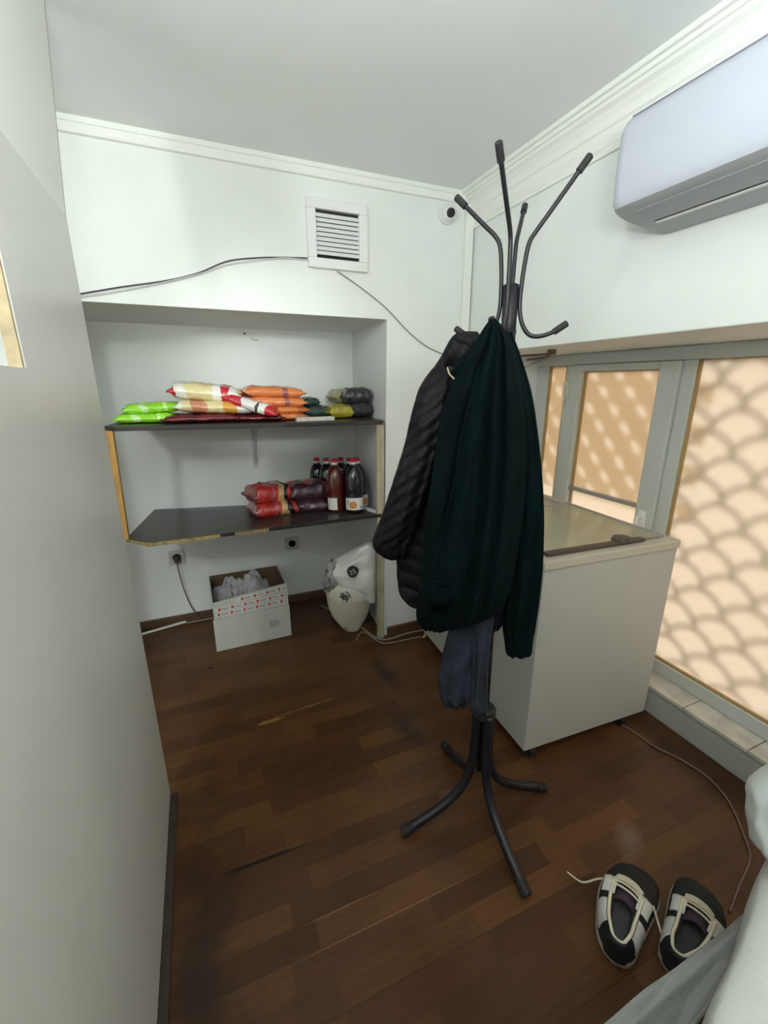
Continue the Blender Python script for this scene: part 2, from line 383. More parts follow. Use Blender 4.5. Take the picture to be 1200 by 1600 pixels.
hg = MB().box(S0 - .012, S0, 1.638, 1.672, 1.245, 1.31); hg.tube([(S0-.014,1.658,1.20),(S0-.014,1.658,1.29)], .006)
hg.build('hinge', mat('hinge_cream', (.60,.60,.46), .5), win, bevel=.002)
# decorative scale grille outside the glass (it throws the soft scale shadows on the film)
gr = MB(); GX = XW + .088
PY, PZs = .170, .083
for r in range(-1, 17):
    for c in range(-4, 10):
        cy = c * PY + (PY / 2 if r % 2 else 0) - .1; cz = .16 + r * PZs
        if cy > 1.09: continue
        pts = [(GX, cy + .087 * math.cos(t), cz + .086 * math.sin(t)) for t in np.linspace(0, PI, 11)]
        gr.tube(pts, .0080, 5, cap=False)
g_o = gr.build('window_grille', mat('grille_metal', (.25,.22,.2), .5, metal=.4))
tag(g_o, 'fish scale pattern window grille outside the large frosted pane', 'window grille')
# added shade outside the narrow panes; its openings shape the bright spots of light
sh = MB(); SX = XW + .07
PYs, PZ2 = .133, .0745
def cell(y0, y1, z0, z1, hy, hz):
    cy, cz = (y0+y1)/2, (z0+z1)/2
    outer = [(SX,y0,z0),(SX,y1,z0),(SX,y1,z1),(SX,y0,z1)]
    inner = [(SX,cy-hy+.010,cz-hz),(SX,cy+.010,cz-hz*.5),(SX,cy+hy-.010,cz+hz),(SX,cy-.010,cz+hz*.5)]
    sh.add(outer + inner, [(0,1,5,4),(1,2,6,5),(2,3,7,6),(3,0,4,7)])
r = 0; z = .80
while z < 1.39:
    y = 1.15 + (PYs/2 if r % 2 else 0) - PYs
    while y < 1.86:
        cell(y, y + PYs, z, z + PZ2, .043, .030); y += PYs
    z += PZ2; r += 1
def spot_screen_material():
    m = bpy.data.materials.new('tinted_spot_screen'); m.use_nodes = True; nt = m.node_tree; nt.nodes.clear()  # invented see-through tan sheet, tints the daylight on the narrow panes
    o = nt.nodes.new('ShaderNodeOutputMaterial'); t = nt.nodes.new('ShaderNodeBsdfTransparent'); t.inputs[0].default_value = (.56, .44, .29, 1)
    sock(nt, t.outputs[0], o.inputs[0]); return m
sh.build('spot_screen', spot_screen_material(), win)

# ------------------------------------------------------------------ chest freezer
fz = thing('chest_freezer', (.935, .945, 0), 'white chest freezer with sliding glass lids below the window', 'chest freezer', rz=-.045)
FW, FL, FB, FT = .575, .88, .05, .745
bdm = MB()
bdm.box(0, FW, 0, .035, FB, FT); bdm.box(0, FW, FL-.035, FL, FB, FT); bdm.box(0, .035, .035, FL-.035, FB, FT); bdm.box(FW-.035, FW, .035, FL-.035, FB, FT); bdm.box(.035, FW-.035, .035, FL-.035, FB, FB+.04)
bdm.build('body', M['freezer'], fz, local=True)
MB().box(.036, FW-.036, .036, FL-.036, FB+.041, .66).build('liner', M['liner'], fz, local=True)
rm = MB(); o_ = .006
rm.box(-o_, FW+o_, -o_, .05, FT, FT+.03); rm.box(-o_, FW+o_, FL-.05, FL+o_, FT, FT+.03); rm.box(-o_, .03, .05, FL-.05, FT, FT+.03); rm.box(FW-.03, FW+o_, .05, FL-.05, FT, FT+.03)
rm.build('rim', M['rim'], fz, bevel=.004, local=True)
glass = bpy.data.materials.new('lid_glass'); glass.use_nodes = True
nt = glass.node_tree; nt.nodes.clear(); oo = nt.nodes.new('ShaderNodeOutputMaterial'); t1 = nt.nodes.new('ShaderNodeBsdfTransparent'); t1.inputs[0].default_value = (.86,.88,.80,1)
g1 = nt.nodes.new('ShaderNodeBsdfGlossy'); g1.inputs['Roughness'].default_value = .05; g1.inputs[0].default_value = (.9,.92,.86,1)
fn = nt.nodes.new('ShaderNodeFresnel'); fn.inputs[0].default_value = 2.3
mx = nt.nodes.new('ShaderNodeMixShader'); sock(nt, fn.outputs[0], mx.inputs[0]); sock(nt, t1.outputs[0], mx.inputs[1]); sock(nt, g1.outputs[0], mx.inputs[2]); df = nt.nodes.new('ShaderNodeBsdfDiffuse'); df.inputs[0].default_value = (.80,.75,.54,1); mx2 = nt.nodes.new('ShaderNodeMixShader'); mx2.inputs[0].default_value = .42; sock(nt, mx.outputs[0], mx2.inputs[1]); sock(nt, df.outputs[0], mx2.inputs[2]); sock(nt, mx2.outputs[0], oo.inputs[0])
for (ya, yb, zz, near) in [(.035, .50, FT + .031, 1), (.46, FL - .035, FT + .018, 0)]:
    ld = MB()
    ld.box(.03, .048, ya, yb, zz, zz+.010); ld.box(FW-.048, FW-.03, ya, yb, zz, zz+.010)
    ld.box(.048, FW-.048, yb-.014, yb, zz, zz+.010)
    if not near: ld.box(.048, FW-.048, ya, ya+.014, zz, zz+.010)
    lid = ld.build('lid', M['grey_trim'], fz, bevel=.002, local=True)
    MB().box(.046, FW-.046, ya+.004, yb-.012, zz+.003, zz+.007).build('glass_pane', glass, lid, local=True)
    if near:
        hb = MB().box(.03, FW-.13, ya-.010, ya+.014, zz, zz+.012)
        hb.lathe([(.001,0),(.033,0),(.030,.012),(.001,.014)], (.36, ya+.012, zz+.008), 18)
        hb.build('lid_handle', M['dark_trim'], lid, bevel=.002, local=True)
for (x, y) in [(.045,.022),(FW-.10,.022),(.05,FL-.06),(FW-.07,FL-.06)]:
    cs = MB(); cs.tube([(x-.012,y,.024),(x+.012,y,.024)], .024, 16); cs.box(x-.018, x+.018, y-.014, y+.014, .03, .05)
    cs.build('caster', M['blackcap'], fz, local=True)

# ------------------------------------------------------------------ air conditioner
ac = thing('air_conditioner', (1.12, .5, 1.63), 'white split air conditioner high on the right wall', 'air conditioner')
YA, YB = .12, .955
pf = [(1.223,1.925),(1.10,1.925),(1.045,1.918),(1.028,1.905),(1.018,1.885),(1.016,1.80),(1.020,1.735),(1.028,1.722)]
lo = [(1.028,1.722),(1.036,1.7155),(1.050,1.710),(1.075,1.704),(1.11,1.699),(1.15,1.694),(1.19,1.690),(1.223,1.688)]
def ac_loops(poly, shrink):
    cz = 1.79; cx = 1.13
    out = []
    for (y, s) in [(YB, shrink), (YB-.006, shrink+.35*(1-shrink)), (YB-.016, shrink+.75*(1-shrink)), (YB-.03, 1.0), (YA, 1.0)]:
        out.append([(1.223-(1.223-x)*(.93+.07*(s-shrink)/(1-shrink)), y, cz+(z-cz)*(.95+.05*(s-shrink)/(1-shrink))) for x, z in poly])
    return out
up_poly = pf + [(1.223, 1.722)]
MB().loft(ac_loops(up_poly, .9)).build('front_cover', M['acw'], ac, smooth=.6)
MB().loft(ac_loops(lo + [(1.223, 1.722)], .9)).build('lower_body', M['acg'], ac, smooth=.6)
def under(x): return np.interp(x, [p[0] for p in lo], [p[1] for p in lo])
def strip(x0, x1, ya, yb, d0, d1):
    xs = np.linspace(x0, x1, 6)
    return MB().prism([(x, ya, under(x)-d0) for x in xs] + [(x, ya, under(x)-d1) for x in xs[::-1]], (0, yb-ya, 0))
strip(1.052, 1.118, YA+.03, YB-.055, -.002, .002).build('louvre', mat('ac_louvre', (.29,.305,.33), .3), ac)
strip(1.119, 1.127, YA+.03, YB-.055, -.002, .0012).build('air_slot', M['acd'], ac)
strip(1.1275, 1.136, YA+.03, YB-.055, -.002, .003).build('air_slot_lip', M['white'], ac)
MB().box(1.0275, 1.05, YA, YB-.030, 1.9068, 1.9090).build('top_seam', mat('ac_seam', (.30,.30,.36), .5), ac)
# ------------------------------------------------------------------ vent, camera, cables on the back wall
vt = thing('wall_vent', (.59, D, 1.742), 'square white louvred vent grille on the back wall above the niche', 'vent')
vf = MB(); vx0, vx1, vz0, vz1 = .466, .715, 1.742, 1.982
bw = .036
y0, y1 = D - .020, D
vf.box(vx0,vx1,y0,y1,vz0,vz0+bw); vf.box(vx0,vx1,y0,y1,vz1-bw,vz1); vf.box(vx0,vx0+bw,y0,y1,vz0+bw,vz1-bw); vf.box(vx1-bw,vx1,y0,y1,vz0+bw,vz1-bw)
vf.build('frame', M['white'], vt, bevel=.003)
MB().box(vx0+bw-.004,vx1-bw+.004,D-.0035,D-.001,vz0+bw,vz1-bw).build('backing', M['darkgap'], vt)
za = vz0 + bw + .012
pitch = (vz1 - vz0 - 2*bw - .022) / 9
for i in range(9):
    z = za + i * pitch
    MB().hexa([(vx0+bw,D-.017,z),(vx1-bw,D-.017,z),(vx1-bw,D-.014,z),(vx0+bw,D-.014,z),(vx0+bw,D-.010,z+pitch*.90),(vx1-bw,D-.010,z+pitch*.90),(vx1-bw,D-.007,z+pitch*.90),(vx0+bw,D-.007,z+pitch*.90)]).build('slat', M['white'], vt)

cm = thing('security_camera', (1.085, D, 1.965), 'white dome security camera in the corner under the ceiling', 'security camera')
cc = Vector((1.085, D, 2.0))
def disc_loops(c, prof, axis, n=24):
    axis = Vector(axis).normalized(); a = axis.orthogonal().normalized(); bb = axis.cross(a)
    return [[Vector(c) + axis*h + (a*math.cos(2*PI*j/n) + bb*math.sin(2*PI*j/n))*r for j in range(n)] for r, h in prof]
MB().loft(disc_loops(cc, [(.038,0),(.038,.012),(.034,.018)], (0,-1,0))).build('base', M['white'], cm, smooth=False)
cax = Vector((-.25,-1,-.28)).normalized()
MB().loft(disc_loops(cc+Vector((0,-.028,0)), [(.002,-.032)]+[(.032*math.sin(t), -.032*math.cos(t)) for t in np.linspace(.15, 2.45, 14)]+[(.016,.025)], cax)).build('ball', M['white'], cm, smooth=True)
MB().loft(disc_loops(cc+Vector((0,-.028,0))+cax*.0235, [(.0185,0),(.0185,.003),(.016,.005),(.002,.0055)], cax)).build('lens', M['lens'], cm)

def cable(name, pts, r, m, label, n=8):
    o = MB().tube(smooth_path(pts, n), r, 7).build(name, m, smooth=True)
    return tag(o, label, 'cable')
cw = [on(x, y, 'y', D - .008) for x, y in [(120,462),(190,452),(260,440),(310,427),(355,411),(400,406),(440,403),(480,404)]]
for i, dz in enumerate((0.004, -.003)):
    pts = [p + Vector((0, -.002*i, dz * (1 + .8*math.sin(k*1.7+i)))) for k, p in enumerate(cw)]
    if i == 0: cable('wall_cable', pts, .0024, M['cabledark'], 'thin dark cable sagging left from the wall vent, above the niche')
    else: cable('wall_cable', pts, .0018, M['cablewhite'], 'thin white cable running just under the dark one left of the vent')
cw = [on(x, y, 'y', D - .007) for x, y in [(527,424),(548,438),(575,458),(605,483),(640,520),(668,542),(692,553)]]
cable('wall_cable', cw, .0024, M['cablegrey'], 'grey cable drooping from the vent down to the hanging coats')
# nail hole
nm_ = MB().loft(disc_loops(on(382,521.5,'y',NB), [(.006,0),(.006,.012),(.003,.016)], (0,-1,0), 8))
chp = MB().tube(smooth_path([on(x, y, 'y', NB-.001) for x, y in [(392,527),(397,531),(404,532)]], 4), .0022, 6)
tag(chp.build('wall_crack', mat('bare_plaster', (.42,.36,.30), .9)), 'small crack of chipped plaster below the screw on the niche back wall', 'crack')
tag(nm_.build('screw', mat('chipped_plaster', (.30,.26,.22), .9)), 'small rusty screw in the niche back wall above the packets', 'screw')
# ------------------------------------------------------------------ shelf unit in the niche
su = thing('shelf_unit', (.22, 2.17, 0), 'dark brown two board shelf on wooden posts built into the niche', 'shelf')
SX0, SX1 = -.325, .775
def s1z(x): return 1.150 - .012 * (x - SX0) / (SX1 - SX0)
def s2z(x, y):
    u = (x - SX0) / (SX1 - SX0); v = (y - 1.85) / (NB - 1.85)
    return (.70 - .004*u) * (1-v) + (.678 - .066*u) * v
TH = .017
o1 = [(-.325,1.905),(-.285,1.865),(.778,1.865),(.795,1.90),(.83,NB-.002),(-.275,NB-.002)]
MB().loft([[(x,y,s1z(x)-TH) for x,y in o1],[(x,y,s1z(x)) for x,y in o1]]).build('upper_board', M['shelf'], su, bevel=.002)
o2 = [(-.325,1.945),(-.232,1.838),(-.18,1.842),(.35,1.852),(.770,1.868),(.795,1.90),(.83,NB-.002),(-.262,NB-.002)]
MB().loft([[(x,y,s2z(x,y)-TH) for x,y in o2],[(x,y,s2z(x,y)) for x,y in o2]]).build('lower_board', M['shelf'], su, bevel=.0015)
eb = MB()
ep = [(-.327,1.945),(-.233,1.836),(-.18,1.840),(-.05,1.842),(.03,1.8433)]
ep2 = [(.09,1.8445),(.16,1.846),(.23,1.848)]
for q in (ep, ep2):
    eb.loft([[(x,y-.0015,s2z(x,y)-TH-.001),(x,y-.0015,s2z(x,y)-.003),(x+.001,y+.001,s2z(x,y)-.003),(x+.001,y+.001,s2z(x,y)-TH-.001)] for x,y in q])
eb.build('chipped_edge', M['chip'], su)['label'] = 'bare yellow particle board edge where the laminate broke off'
zb = s2z(-.32,1.93)
MB().hexa([(-.338,1.915,zb),(-.312,1.915,zb),(-.312,1.945,zb),(-.338,1.945,zb),(-.325,1.895,s1z(-.3)-TH),(-.299,1.895,s1z(-.3)-TH),(-.299,1.925,s1z(-.3)-TH),(-.325,1.925,s1z(-.3)-TH)]).build('post', M['pine'], su, bevel=.001)
MB().box(.752, .788, 1.872, 1.888, 0, s1z(.77)-TH).build('post', M['palewood'], su, bevel=.0015)
for x in (.265,):
    for (zt, l, nm) in [(s1z(x)-TH, .27, 'bracket'), (s2z(x, NB)-TH, .16, 'bracket')]:
        bk = MB().box(x-.011, x+.011, NB-.004, NB, zt-l, zt); bk.box(x-.011, x+.011, NB-.22, NB-.003, zt-.003, zt); bk.tube([(x,NB-.004,zt-l*.9),(x,NB-.2,zt-.006)], .004, 6)
        bk.build(nm, mat('grey_bracket', (.55,.56,.54), .5), su)

# ---- soft packets
def packet(name, w, d, h, m, parent=None, seed=0, crimp=True, lift=0.0, puff=.55):
    """a filled foil packet lying flat: long side x, base at z=0"""
    nu, nv = 30, 18; top = []; mb = MB()
    def P(i, j, sgn):
        u = -1 + 2*i/nu; v = -1 + 2*j/nv
        ua = min(1, abs(u)/.93); e = max(0, 1-ua**7)**(puff*.85) * max(0, 1-abs(v)**5)**(puff*.9)
        nz = noise.noise(Vector((u*2.3+seed*7.1, v*2.3, sgn*3.0+seed)))*.28 + noise.noise(Vector((u*6+seed, v*5, seed*3.3)))*.12
        wr = .10*math.sin(9*u+5*v+seed)*(1-e) + .05*noise.noise(Vector((u*9+seed, v*2, seed)))*e
        z = h*.5*(1 + sgn*e*(1+nz*(1 if sgn > 0 else .3))) + h*wr*.5 + lift*h*u
        if sgn < 0: z = max(z*.75, .0)
        x = u*w/2*(1 - .05*(1-abs(v))*(abs(u) > .9)); 
        y = v*d/2*(1 - .05*e*0 + .03*noise.noise(Vector((u*3, seed, v))))
        if crimp and i in (0, nu): x += .004*(1 if j % 2 else -1)
        return (x, y, z)
    n = nv + 1
    vs = [P(i, j, 1) for i in range(nu+1) for j in range(nv+1)] + [P(i, j, -1) for i in range(nu+1) for j in range(nv+1)]
    off = (nu+1)*n; fs = []
    for i in range(nu):
        for j in range(nv):
            a = i*n+j; fs.append((a, a+n, a+n+1, a+1)); fs.append((off+a, off+a+1, off+a+n+1, off+a+n))
    for i in range(nu):
        for j in (0, nv): a = i*n+j; fs.append((a, a+n, off+a+n, off+a))
    for j in range(nv):
        for i in (0, nu): a = i*n+j; fs.append((a, a+1, off+a+1, off+a))
    mb.add(vs, fs)
    return mb
def put(mb, name, m, loc, rz=0, tilt=(0,0), label='', cat='packet', group=None, sub=0):
    o = mb.build(name, m, local=True, smooth=True, sub=sub)
    o.location = loc; o.rotation_euler = (tilt[0], tilt[1], rz)
    ORI[o.name] = Vector(loc)
    return tag(o, label, cat, group)

LIME = (.30, .72, .02); WHITE = (.80, .78, .72); CREAM = (.74, .64, .34); RED = (.52, .018, .03); DRED = (.17, .012, .018); ORANGE = (.68, .21, .06)
mlime = bands('lime_foil', 'X', [(0, LIME), (.30, (.55,.85,.35)), (.36, LIME), (.66, (.55,.85,.30)), (.70, LIME)], noise_amt=.10)
mdred = mat('dark_red_foil', DRED, .25, coat=.5, var=.5, vscale=20, bump=.3, bscale=60)
mcream = bands('cream_red_packet', 'X', [(0, RED), (.10, WHITE), (.24, CREAM), (.62, WHITE), (.72, RED), (.84, WHITE)], noise_amt=.12, nscale=14)
mcream2 = bands('cream_orange_packet', 'X', [(0, WHITE), (.10, CREAM), (.22, (.62,.25,.14)), (.36, CREAM), (.58, (.70,.34,.05)), (.74, WHITE), (.92, RED)], noise_amt=.08, nscale=16)
mredwhite = bands('red_white_packet', 'X', [(0, RED), (.34, WHITE), (.62, (.05,.03,.03)), (.66, WHITE), (.80, RED)], noise_amt=.12, nscale=18)
morange = bands('orange_packet', 'X', [(0, ORANGE), (.62, (.34,.10,.10)), (.70, ORANGE)], noise_amt=.06, nscale=20)
morange2 = bands('orange_packet_brown', 'X', [(0, ORANGE), (.10, (.20,.05,.03)), (.32, ORANGE), (.78, (.45,.13,.04))], noise_amt=.10, nscale=20)
mdgreen = mat('dark_green_film', (.012,.035,.026), .22, coat=.6, var=.6, vscale=30, vcol=(.03,.07,.055), bump=.5, bscale=70)
myellow = mat('yellow_film', (.42,.38,.03), .25, coat=.5, var=.4, vscale=24, bump=.4, bscale=60)
mblack = mat('black_film', (.014,.015,.018), .28, coat=.5, bump=.4, bscale=50, var=.3, vscale=30, vcol=(.04,.042,.05))
mkhaki = mat('khaki_film', (.42,.40,.22), .35, coat=.3, bump=.3, bscale=50)

GU = 'food packets on the upper shelf'
U1 = lambda x: s1z(x) + .0012
put(packet('p', .235, .15, .038, None, seed=1), 'lime_packet', mlime, (-.19, 2.05, U1(-.19)), .05, label='lime green packet at left end of upper shelf, lying on the board', group=GU)
put(packet('p', .225, .15, .042, None, seed=2), 'lime_packet', mlime, (-.165, 2.07, U1(-.19)+.036), .12, (0,-.05), label='lime green packet on top of the other lime packet', group=GU)
put(packet('p', .30, .20, .034, None, seed=3), 'maroon_packet', mdred, (.01, 2.04, U1(0)), .02, label='flat maroon packet under the stack of cream packets, next to the lime ones', group=GU)
put(packet('p', .25, .18, .030, None, seed=4), 'maroon_packet', mdred, (.235, 2.05, U1(.235)), -.08, label='flat maroon packet under the red and white packet', group=GU)
put(packet('p', .33, .22, .055, None, seed=5), 'cream_packet', mcream2, (.075, 2.06, U1(.05)+.034), .0, (0,.05), label='cream and orange packet squeezed in the middle of the cream stack', group=GU)
put(packet('p', .28, .20, .072, None, seed=6), 'cream_packet', mcream, (.04, 2.07, U1(.05)+.083), -.05, (0,.09), label='puffy cream packet with clear window, topmost of the cream stack', group=GU)
put(packet('p', .20, .17, .050, None, seed=8), 'cream_packet', mcream2, (.22, 2.16, U1(.2)+.080), .3, (0,.05), label='pale packet behind the red and white one, against the orange stack', group=GU)
put(packet('p', .23, .15, .048, None, seed=7), 'red_packet', mredwhite, (.222, 2.00, U1(.2)+.045), -.35, (0,.32), label='red and white packet slumped against the orange stack', group=GU)
for i, (hh, w_, mt, dx, rz, lb) in enumerate([(.032,.27,morange2,.0,.0,'lowest flat orange packet, lying on the upper shelf board'),(.036,.255,morange2,.012,.05,'second orange packet from the bottom, brown print at its left'),
        (.046,.265,morange,.0,-.05,'third orange packet from the bottom of the orange stack'),(.046,.27,morange,-.012,.02,'topmost orange packet of the stack, round purple mark on top')]):
    put(packet('p', w_, .17, hh, None, seed=20+i), 'orange_packet', mt, (.330+dx, 2.06, U1(.33)+[0,.027,.058,.099][i]), rz, (0,.04 if i > 1 else 0), label=lb, group=GU)
put(packet('p', .14, .12, .058, None, seed=31), 'dark_green_bag', mdgreen, (.530, 2.14, U1(.53)), .1, label='dark green plastic bag lying next to the orange stack', group=GU)
put(packet('p', .10, .10, .040, None, seed=32), 'dark_green_bag', mdgreen, (.495, 2.15, U1(.53)+.056), .3, label='small dark green bag on top of the other green bag', group=GU)
tx = MB().box(-.085,.085,-.02,.02,0,.017)
o = tx.build('flat_carton', mat('pale_green_carton', (.52,.60,.52), .5, var=.35, vscale=40, vcol=(.62,.42,.38)), local=True, bevel=.002); o.location = (.478, 1.93, U1(.5)); o.rotation_euler = (0,0,-.03)
tag(o, 'narrow pale green carton lying in front of the dark green bags', 'carton', GU)
put(packet('p', .125, .11, .062, None, seed=33), 'yellow_bag', myellow, (.632, 2.08, U1(.64)), .1, label='shiny yellow packet between the green bags and black pouches', group=GU)
put(packet('p', .135, .13, .072, None, seed=34, puff=.4), 'black_pouch', mblack, (.745, 2.13, U1(.74)), .1, label='black plastic pouch on the board at right end of the upper shelf', group=GU)
put(packet('p', .14, .12, .075, None, seed=35, puff=.4), 'black_pouch', mblack, (.742, 2.13, U1(.74)+.066), -.1, label='black plastic pouch resting on top of the other black pouch', group=GU)
put(packet('p', .11, .11, .065, None, seed=36, puff=.4), 'khaki_roll', mkhaki, (.70, 2.25, U1(.74)+.066), .2, label='khaki packet peeking out behind the upper black pouch', group=GU)
put(packet('p', .12, .11, .066, None, seed=37, puff=.4), 'khaki_roll', mkhaki, (.70, 2.26, U1(.74)), .2, label='khaki packet on the board, hidden behind the black pouches', group=GU)

# ---- lower shelf: red and black packets
GL = 'red packets on the lower shelf'
BRED = (.50,.030,.028); BLK = (.018,.013,.016)
mrb = bands('red_black_packet', 'X', [(0, (.30,.06,.06)), (.10, BRED), (.40, (.36,.10,.10)), (.47, BRED), (.60, (.62,.40,.18)), (.74, BLK), (.84, BRED), (.94, BLK)], noise_amt=.26, nscale=9, bump=.6)
mrb2 = bands('black_red_packet', 'Y', [(0, (.06,.018,.028)), (.30, BLK), (.52, BRED), (.66, (.55,.36,.10)), (.74, BRED), (.9, BLK)], noise_amt=.30, nscale=12, bump=.5)
def put2(w, d, h, sd, mt, x, y, dz, rz, lb, tilt=(0,0)):
    put(packet('p', w, d, h, None, seed=sd, puff=.45), 'red_packet', mt, (x, y, s2z(x, y) + .004 + dz), rz, (tilt[0]-.06, tilt[1]+.01), label=lb, group=GL)
put2(.235,.20,.070,41,mrb,.300,2.14,0,.12,'red packet lying on the board at left end of the red pile')
put2(.21,.18,.090,42,mrb,.285,2.17,.060,.25,'red packet with tan patch, on top of the left pile',(.0,.02))
put2(.20,.19,.068,43,mrb2,.485,2.15,0,-.05,'dark red packet on the board next to the bottles')
put2(.215,.19,.095,44,mrb2,.478,2.18,.058,.08,'black and red shiny packet on the right pile, touching the bottles',(.02,0))
put2(.16,.14,.060,45,mrb,.390,2.32,0,.3,'red packet wedged behind the gap between the two red piles')
put2(.15,.13,.055,46,mrb,.400,2.33,.056,.3,'upper red packet wedged behind the gap between the two red piles')

# ---- bottles
GB = 'juice bottles on the lower shelf'
mdark = mat('dark_juice_bottle', (.010,.009,.015), .14, spec=.5, coat=.5)
mbrown = mat('red_brown_juice_bottle', (.105,.012,.006), .16, spec=.5, coat=.5, var=.3, vscale=20)
mneck = mat('bottle_neck_plastic', (.10,.105,.085), .2, coat=.3)
mcap = mat('red_cap', (.50,.010,.030), .4); mring = mat('white_cap_ring', (.78,.76,.70), .45)
mlab = mat('white_label', (.78,.77,.72), .5); mlor = mat('orange_label_print', (.62,.25,.06), .5); mlgrey = mat('grey_label_print', (.25,.27,.27), .5)
def bottle(mbody, label, lab_arc=2*PI, orange=True, phase=0):
    t = thing('juice_bottle', (0,0,0), label, 'bottle', GB)
    R = .0455
    prof = [(.001,.0),(.034,.0),(.042,.006),(R,.014),(R,.085),(R-.002,.098),(R,.106),(R,.150),(.044,.175),(.038,.205),(.028,.225),(.018,.238)]
    MB().lathe(prof, n=28, cap=False).build('body', mbody, t, smooth=True, local=True)
    MB().lathe([(.018,.237),(.0145,.242),(.0135,.252),(.001,.253)], n=20, cap=False).build('neck', mneck, t, smooth=True, local=True)
    MB().lathe([(.013,.2445),(.0168,.2445),(.0168,.2535),(.013,.2535)], n=20).build('cap_ring', mring, t, local=True)
    MB().lathe([(.016,.254),(.0165,.268),(.014,.2705),(.001,.271)], n=20).build('cap', mcap, t, local=True)
    lr = R + .0007; N_ = 30
    lb = MB().grid(lambda u, v: (lr*math.cos(phase-lab_arc/2+lab_arc*u), lr*math.sin(phase-lab_arc/2+lab_arc*u), .022+.060*v), N_, 1).build('label', mlab, t, smooth=True, local=True)
    if orange:
        lr2 = R + .0012
        w = lambda x, y: (lr2*math.cos(phase+x/R), lr2*math.sin(phase+x/R), .048+y)
        MB().grid(lambda u, v: w((.0005+.0180*u)*math.cos(2*PI*v)-.006, (.0005+.0180*u)*math.sin(2*PI*v)), 5, 28).build('label_print', mlor, lb, smooth=True, local=True)
        MB().grid(lambda u, v: w(.030+.012*u, -.02+.012*v), 3, 1).build('label_print', mlgrey, lb, smooth=True, local=True)
        MB().grid(lambda u, v: w(-.036+.008*u, .004+.018*v), 3, 1).build('label_print', mlgrey, lb, smooth=True, local=True)
    return t
proto_dark = bottle(mdark, '', 2.3, True, -PI/2 - .35)
proto_brown = bottle(mbrown, '', 1.15, False, -PI/2 - .75)
spots = [  # x, y, kind, label
    (.672, 1.975, 0, 'dark bottle with orange printed label, front one beside the pale post'),
    (.595, 2.035, 1, 'red-brown juice bottle with white label, left of the front dark bottle'),
    (.590, 2.345, 0, 'dark bottle at the back left corner of the bottle group'),
    (.615, 2.225, 0, 'dark bottle directly behind the red-brown bottle'),
    (.725, 2.345, 0, 'dark bottle at the back right of the group by the niche wall'),
    (.735, 2.075, 0, 'dark bottle just behind the front orange label one, label turned right'),
    (.735, 2.200, 0, 'dark bottle third from the front along the niche wall')]
first = {0: proto_dark, 1: proto_brown}; used = set()
for i, (x, y, k, lb) in enumerate(spots):
    b_ = first[k] if k not in used else copy_tree(first[k]); used.add(k)
    b_.location = (x, y, s2z(x, y) + .0015); b_['label'] = lb
    b_.rotation_euler = (-.055, 0, [0, 0, 2.0, 1.2, 2.4, .9, 1.9][i])
o = MB().box(-.012,.012,-.055,.055,0,.012).build('paper_strip', M['white'], local=True, bevel=.002); o.location = (.752, 1.955, s2z(.75,1.955)+.002); o.rotation_euler = (0,0,.25)
tag(o, 'small white carton strip lying in front of the bottles by the post', 'carton')

# ------------------------------------------------------------------ sockets and wires under the shelf
def socket(x, z, lb, plug):
    t = thing('wall_socket', (x, NB, z-.04), lb, 'socket')
    MB().box(x-.040, x+.040, NB-.009, NB, z-.040, z+.040).build('cover_plate', mat('socket_grey', (.52,.52,.49), .5), t, bevel=.004)
    MB().loft(disc_loops((x, NB-.009, z), [(.024,0),(.022,.003),(.018,-.002)], (0,-1,0))).build('socket_face', mat('socket_face', (.40,.40,.38), .5), t)
    return t
socket(.435, .385, 'grey wall socket under the lower shelf, right of the cardboard box', False)
socket(-.19, .395, 'wall socket with plug under the left end of the lower shelf', True)
pg = thing('plug', (-.19, NB-.03, .36), 'dark plug with thin cord in the left wall socket', 'plug')
MB().loft(disc_loops((-.19, NB-.011, .392), [(.016,0),(.017,.02),(.010,.034),(.004,.036)], (0,-1,-.25))).build('plug_body', mat('plug_brown', (.07,.06,.04), .5), pg)
MB().tube(smooth_path([(-.19,NB-.045,.378),(-.188,NB-.045,.33),(-.175,NB-.025,.20),(-.15,NB-.02,.09),(-.115,NB-.022,.03),(-.10,NB-.03,.006)]), .0028, 7).build('cord', M['cabledark'], pg, smooth=True)
cable('floor_cable', [(-.49,2.365,.008),(-.40,2.395,.008),(-.22,2.436,.008),(-.19,2.44,.008)], .0075, M['cablewhite'], 'white cable trunking on the floor along the niche, left side')
cable('floor_cable', [(-.19,2.43,.006),(-.08,2.43,.005),(.02,2.44,.005)], .004, M['cablegrey'], 'grey cable on the floor behind the cardboard box')
cable('floor_cable', [(.56,2.33,.005),(.62,2.22,.005),(.69,2.07,.005),(.715,1.97,.005),(.755,1.86,.005),(.82,1.84,.005),(.90,1.852,.005),(1.02,1.85,.005)], .0045, M['cablegrey'], 'grey cable curling round the foot of the pale post')
cable('floor_cable', [(.64,1.90,.004),(.70,1.96,.004),(.75,1.83,.004),(.82,1.805,.004),(.93,1.80,.004),(1.0,1.79,.004)], .0026, mat('pinkish_cable', (.40,.30,.24), .5), 'thin pale cable loop on the floor in front of the post')
cable('floor_cable', [(1.36,1.10,.004)]+[on(x,y,'z',.004) for x,y in [(985,1140),(1020,1165),(1060,1185),(1100,1210),(1130,1240),(1148,1270),(1160,1300),(1172,1340),(1155,1385),(1140,1425)]], .0030, mat('mauve_cable', (.17,.11,.11), .5), 'thin mauve cable on the floor from freezer to the white sack')

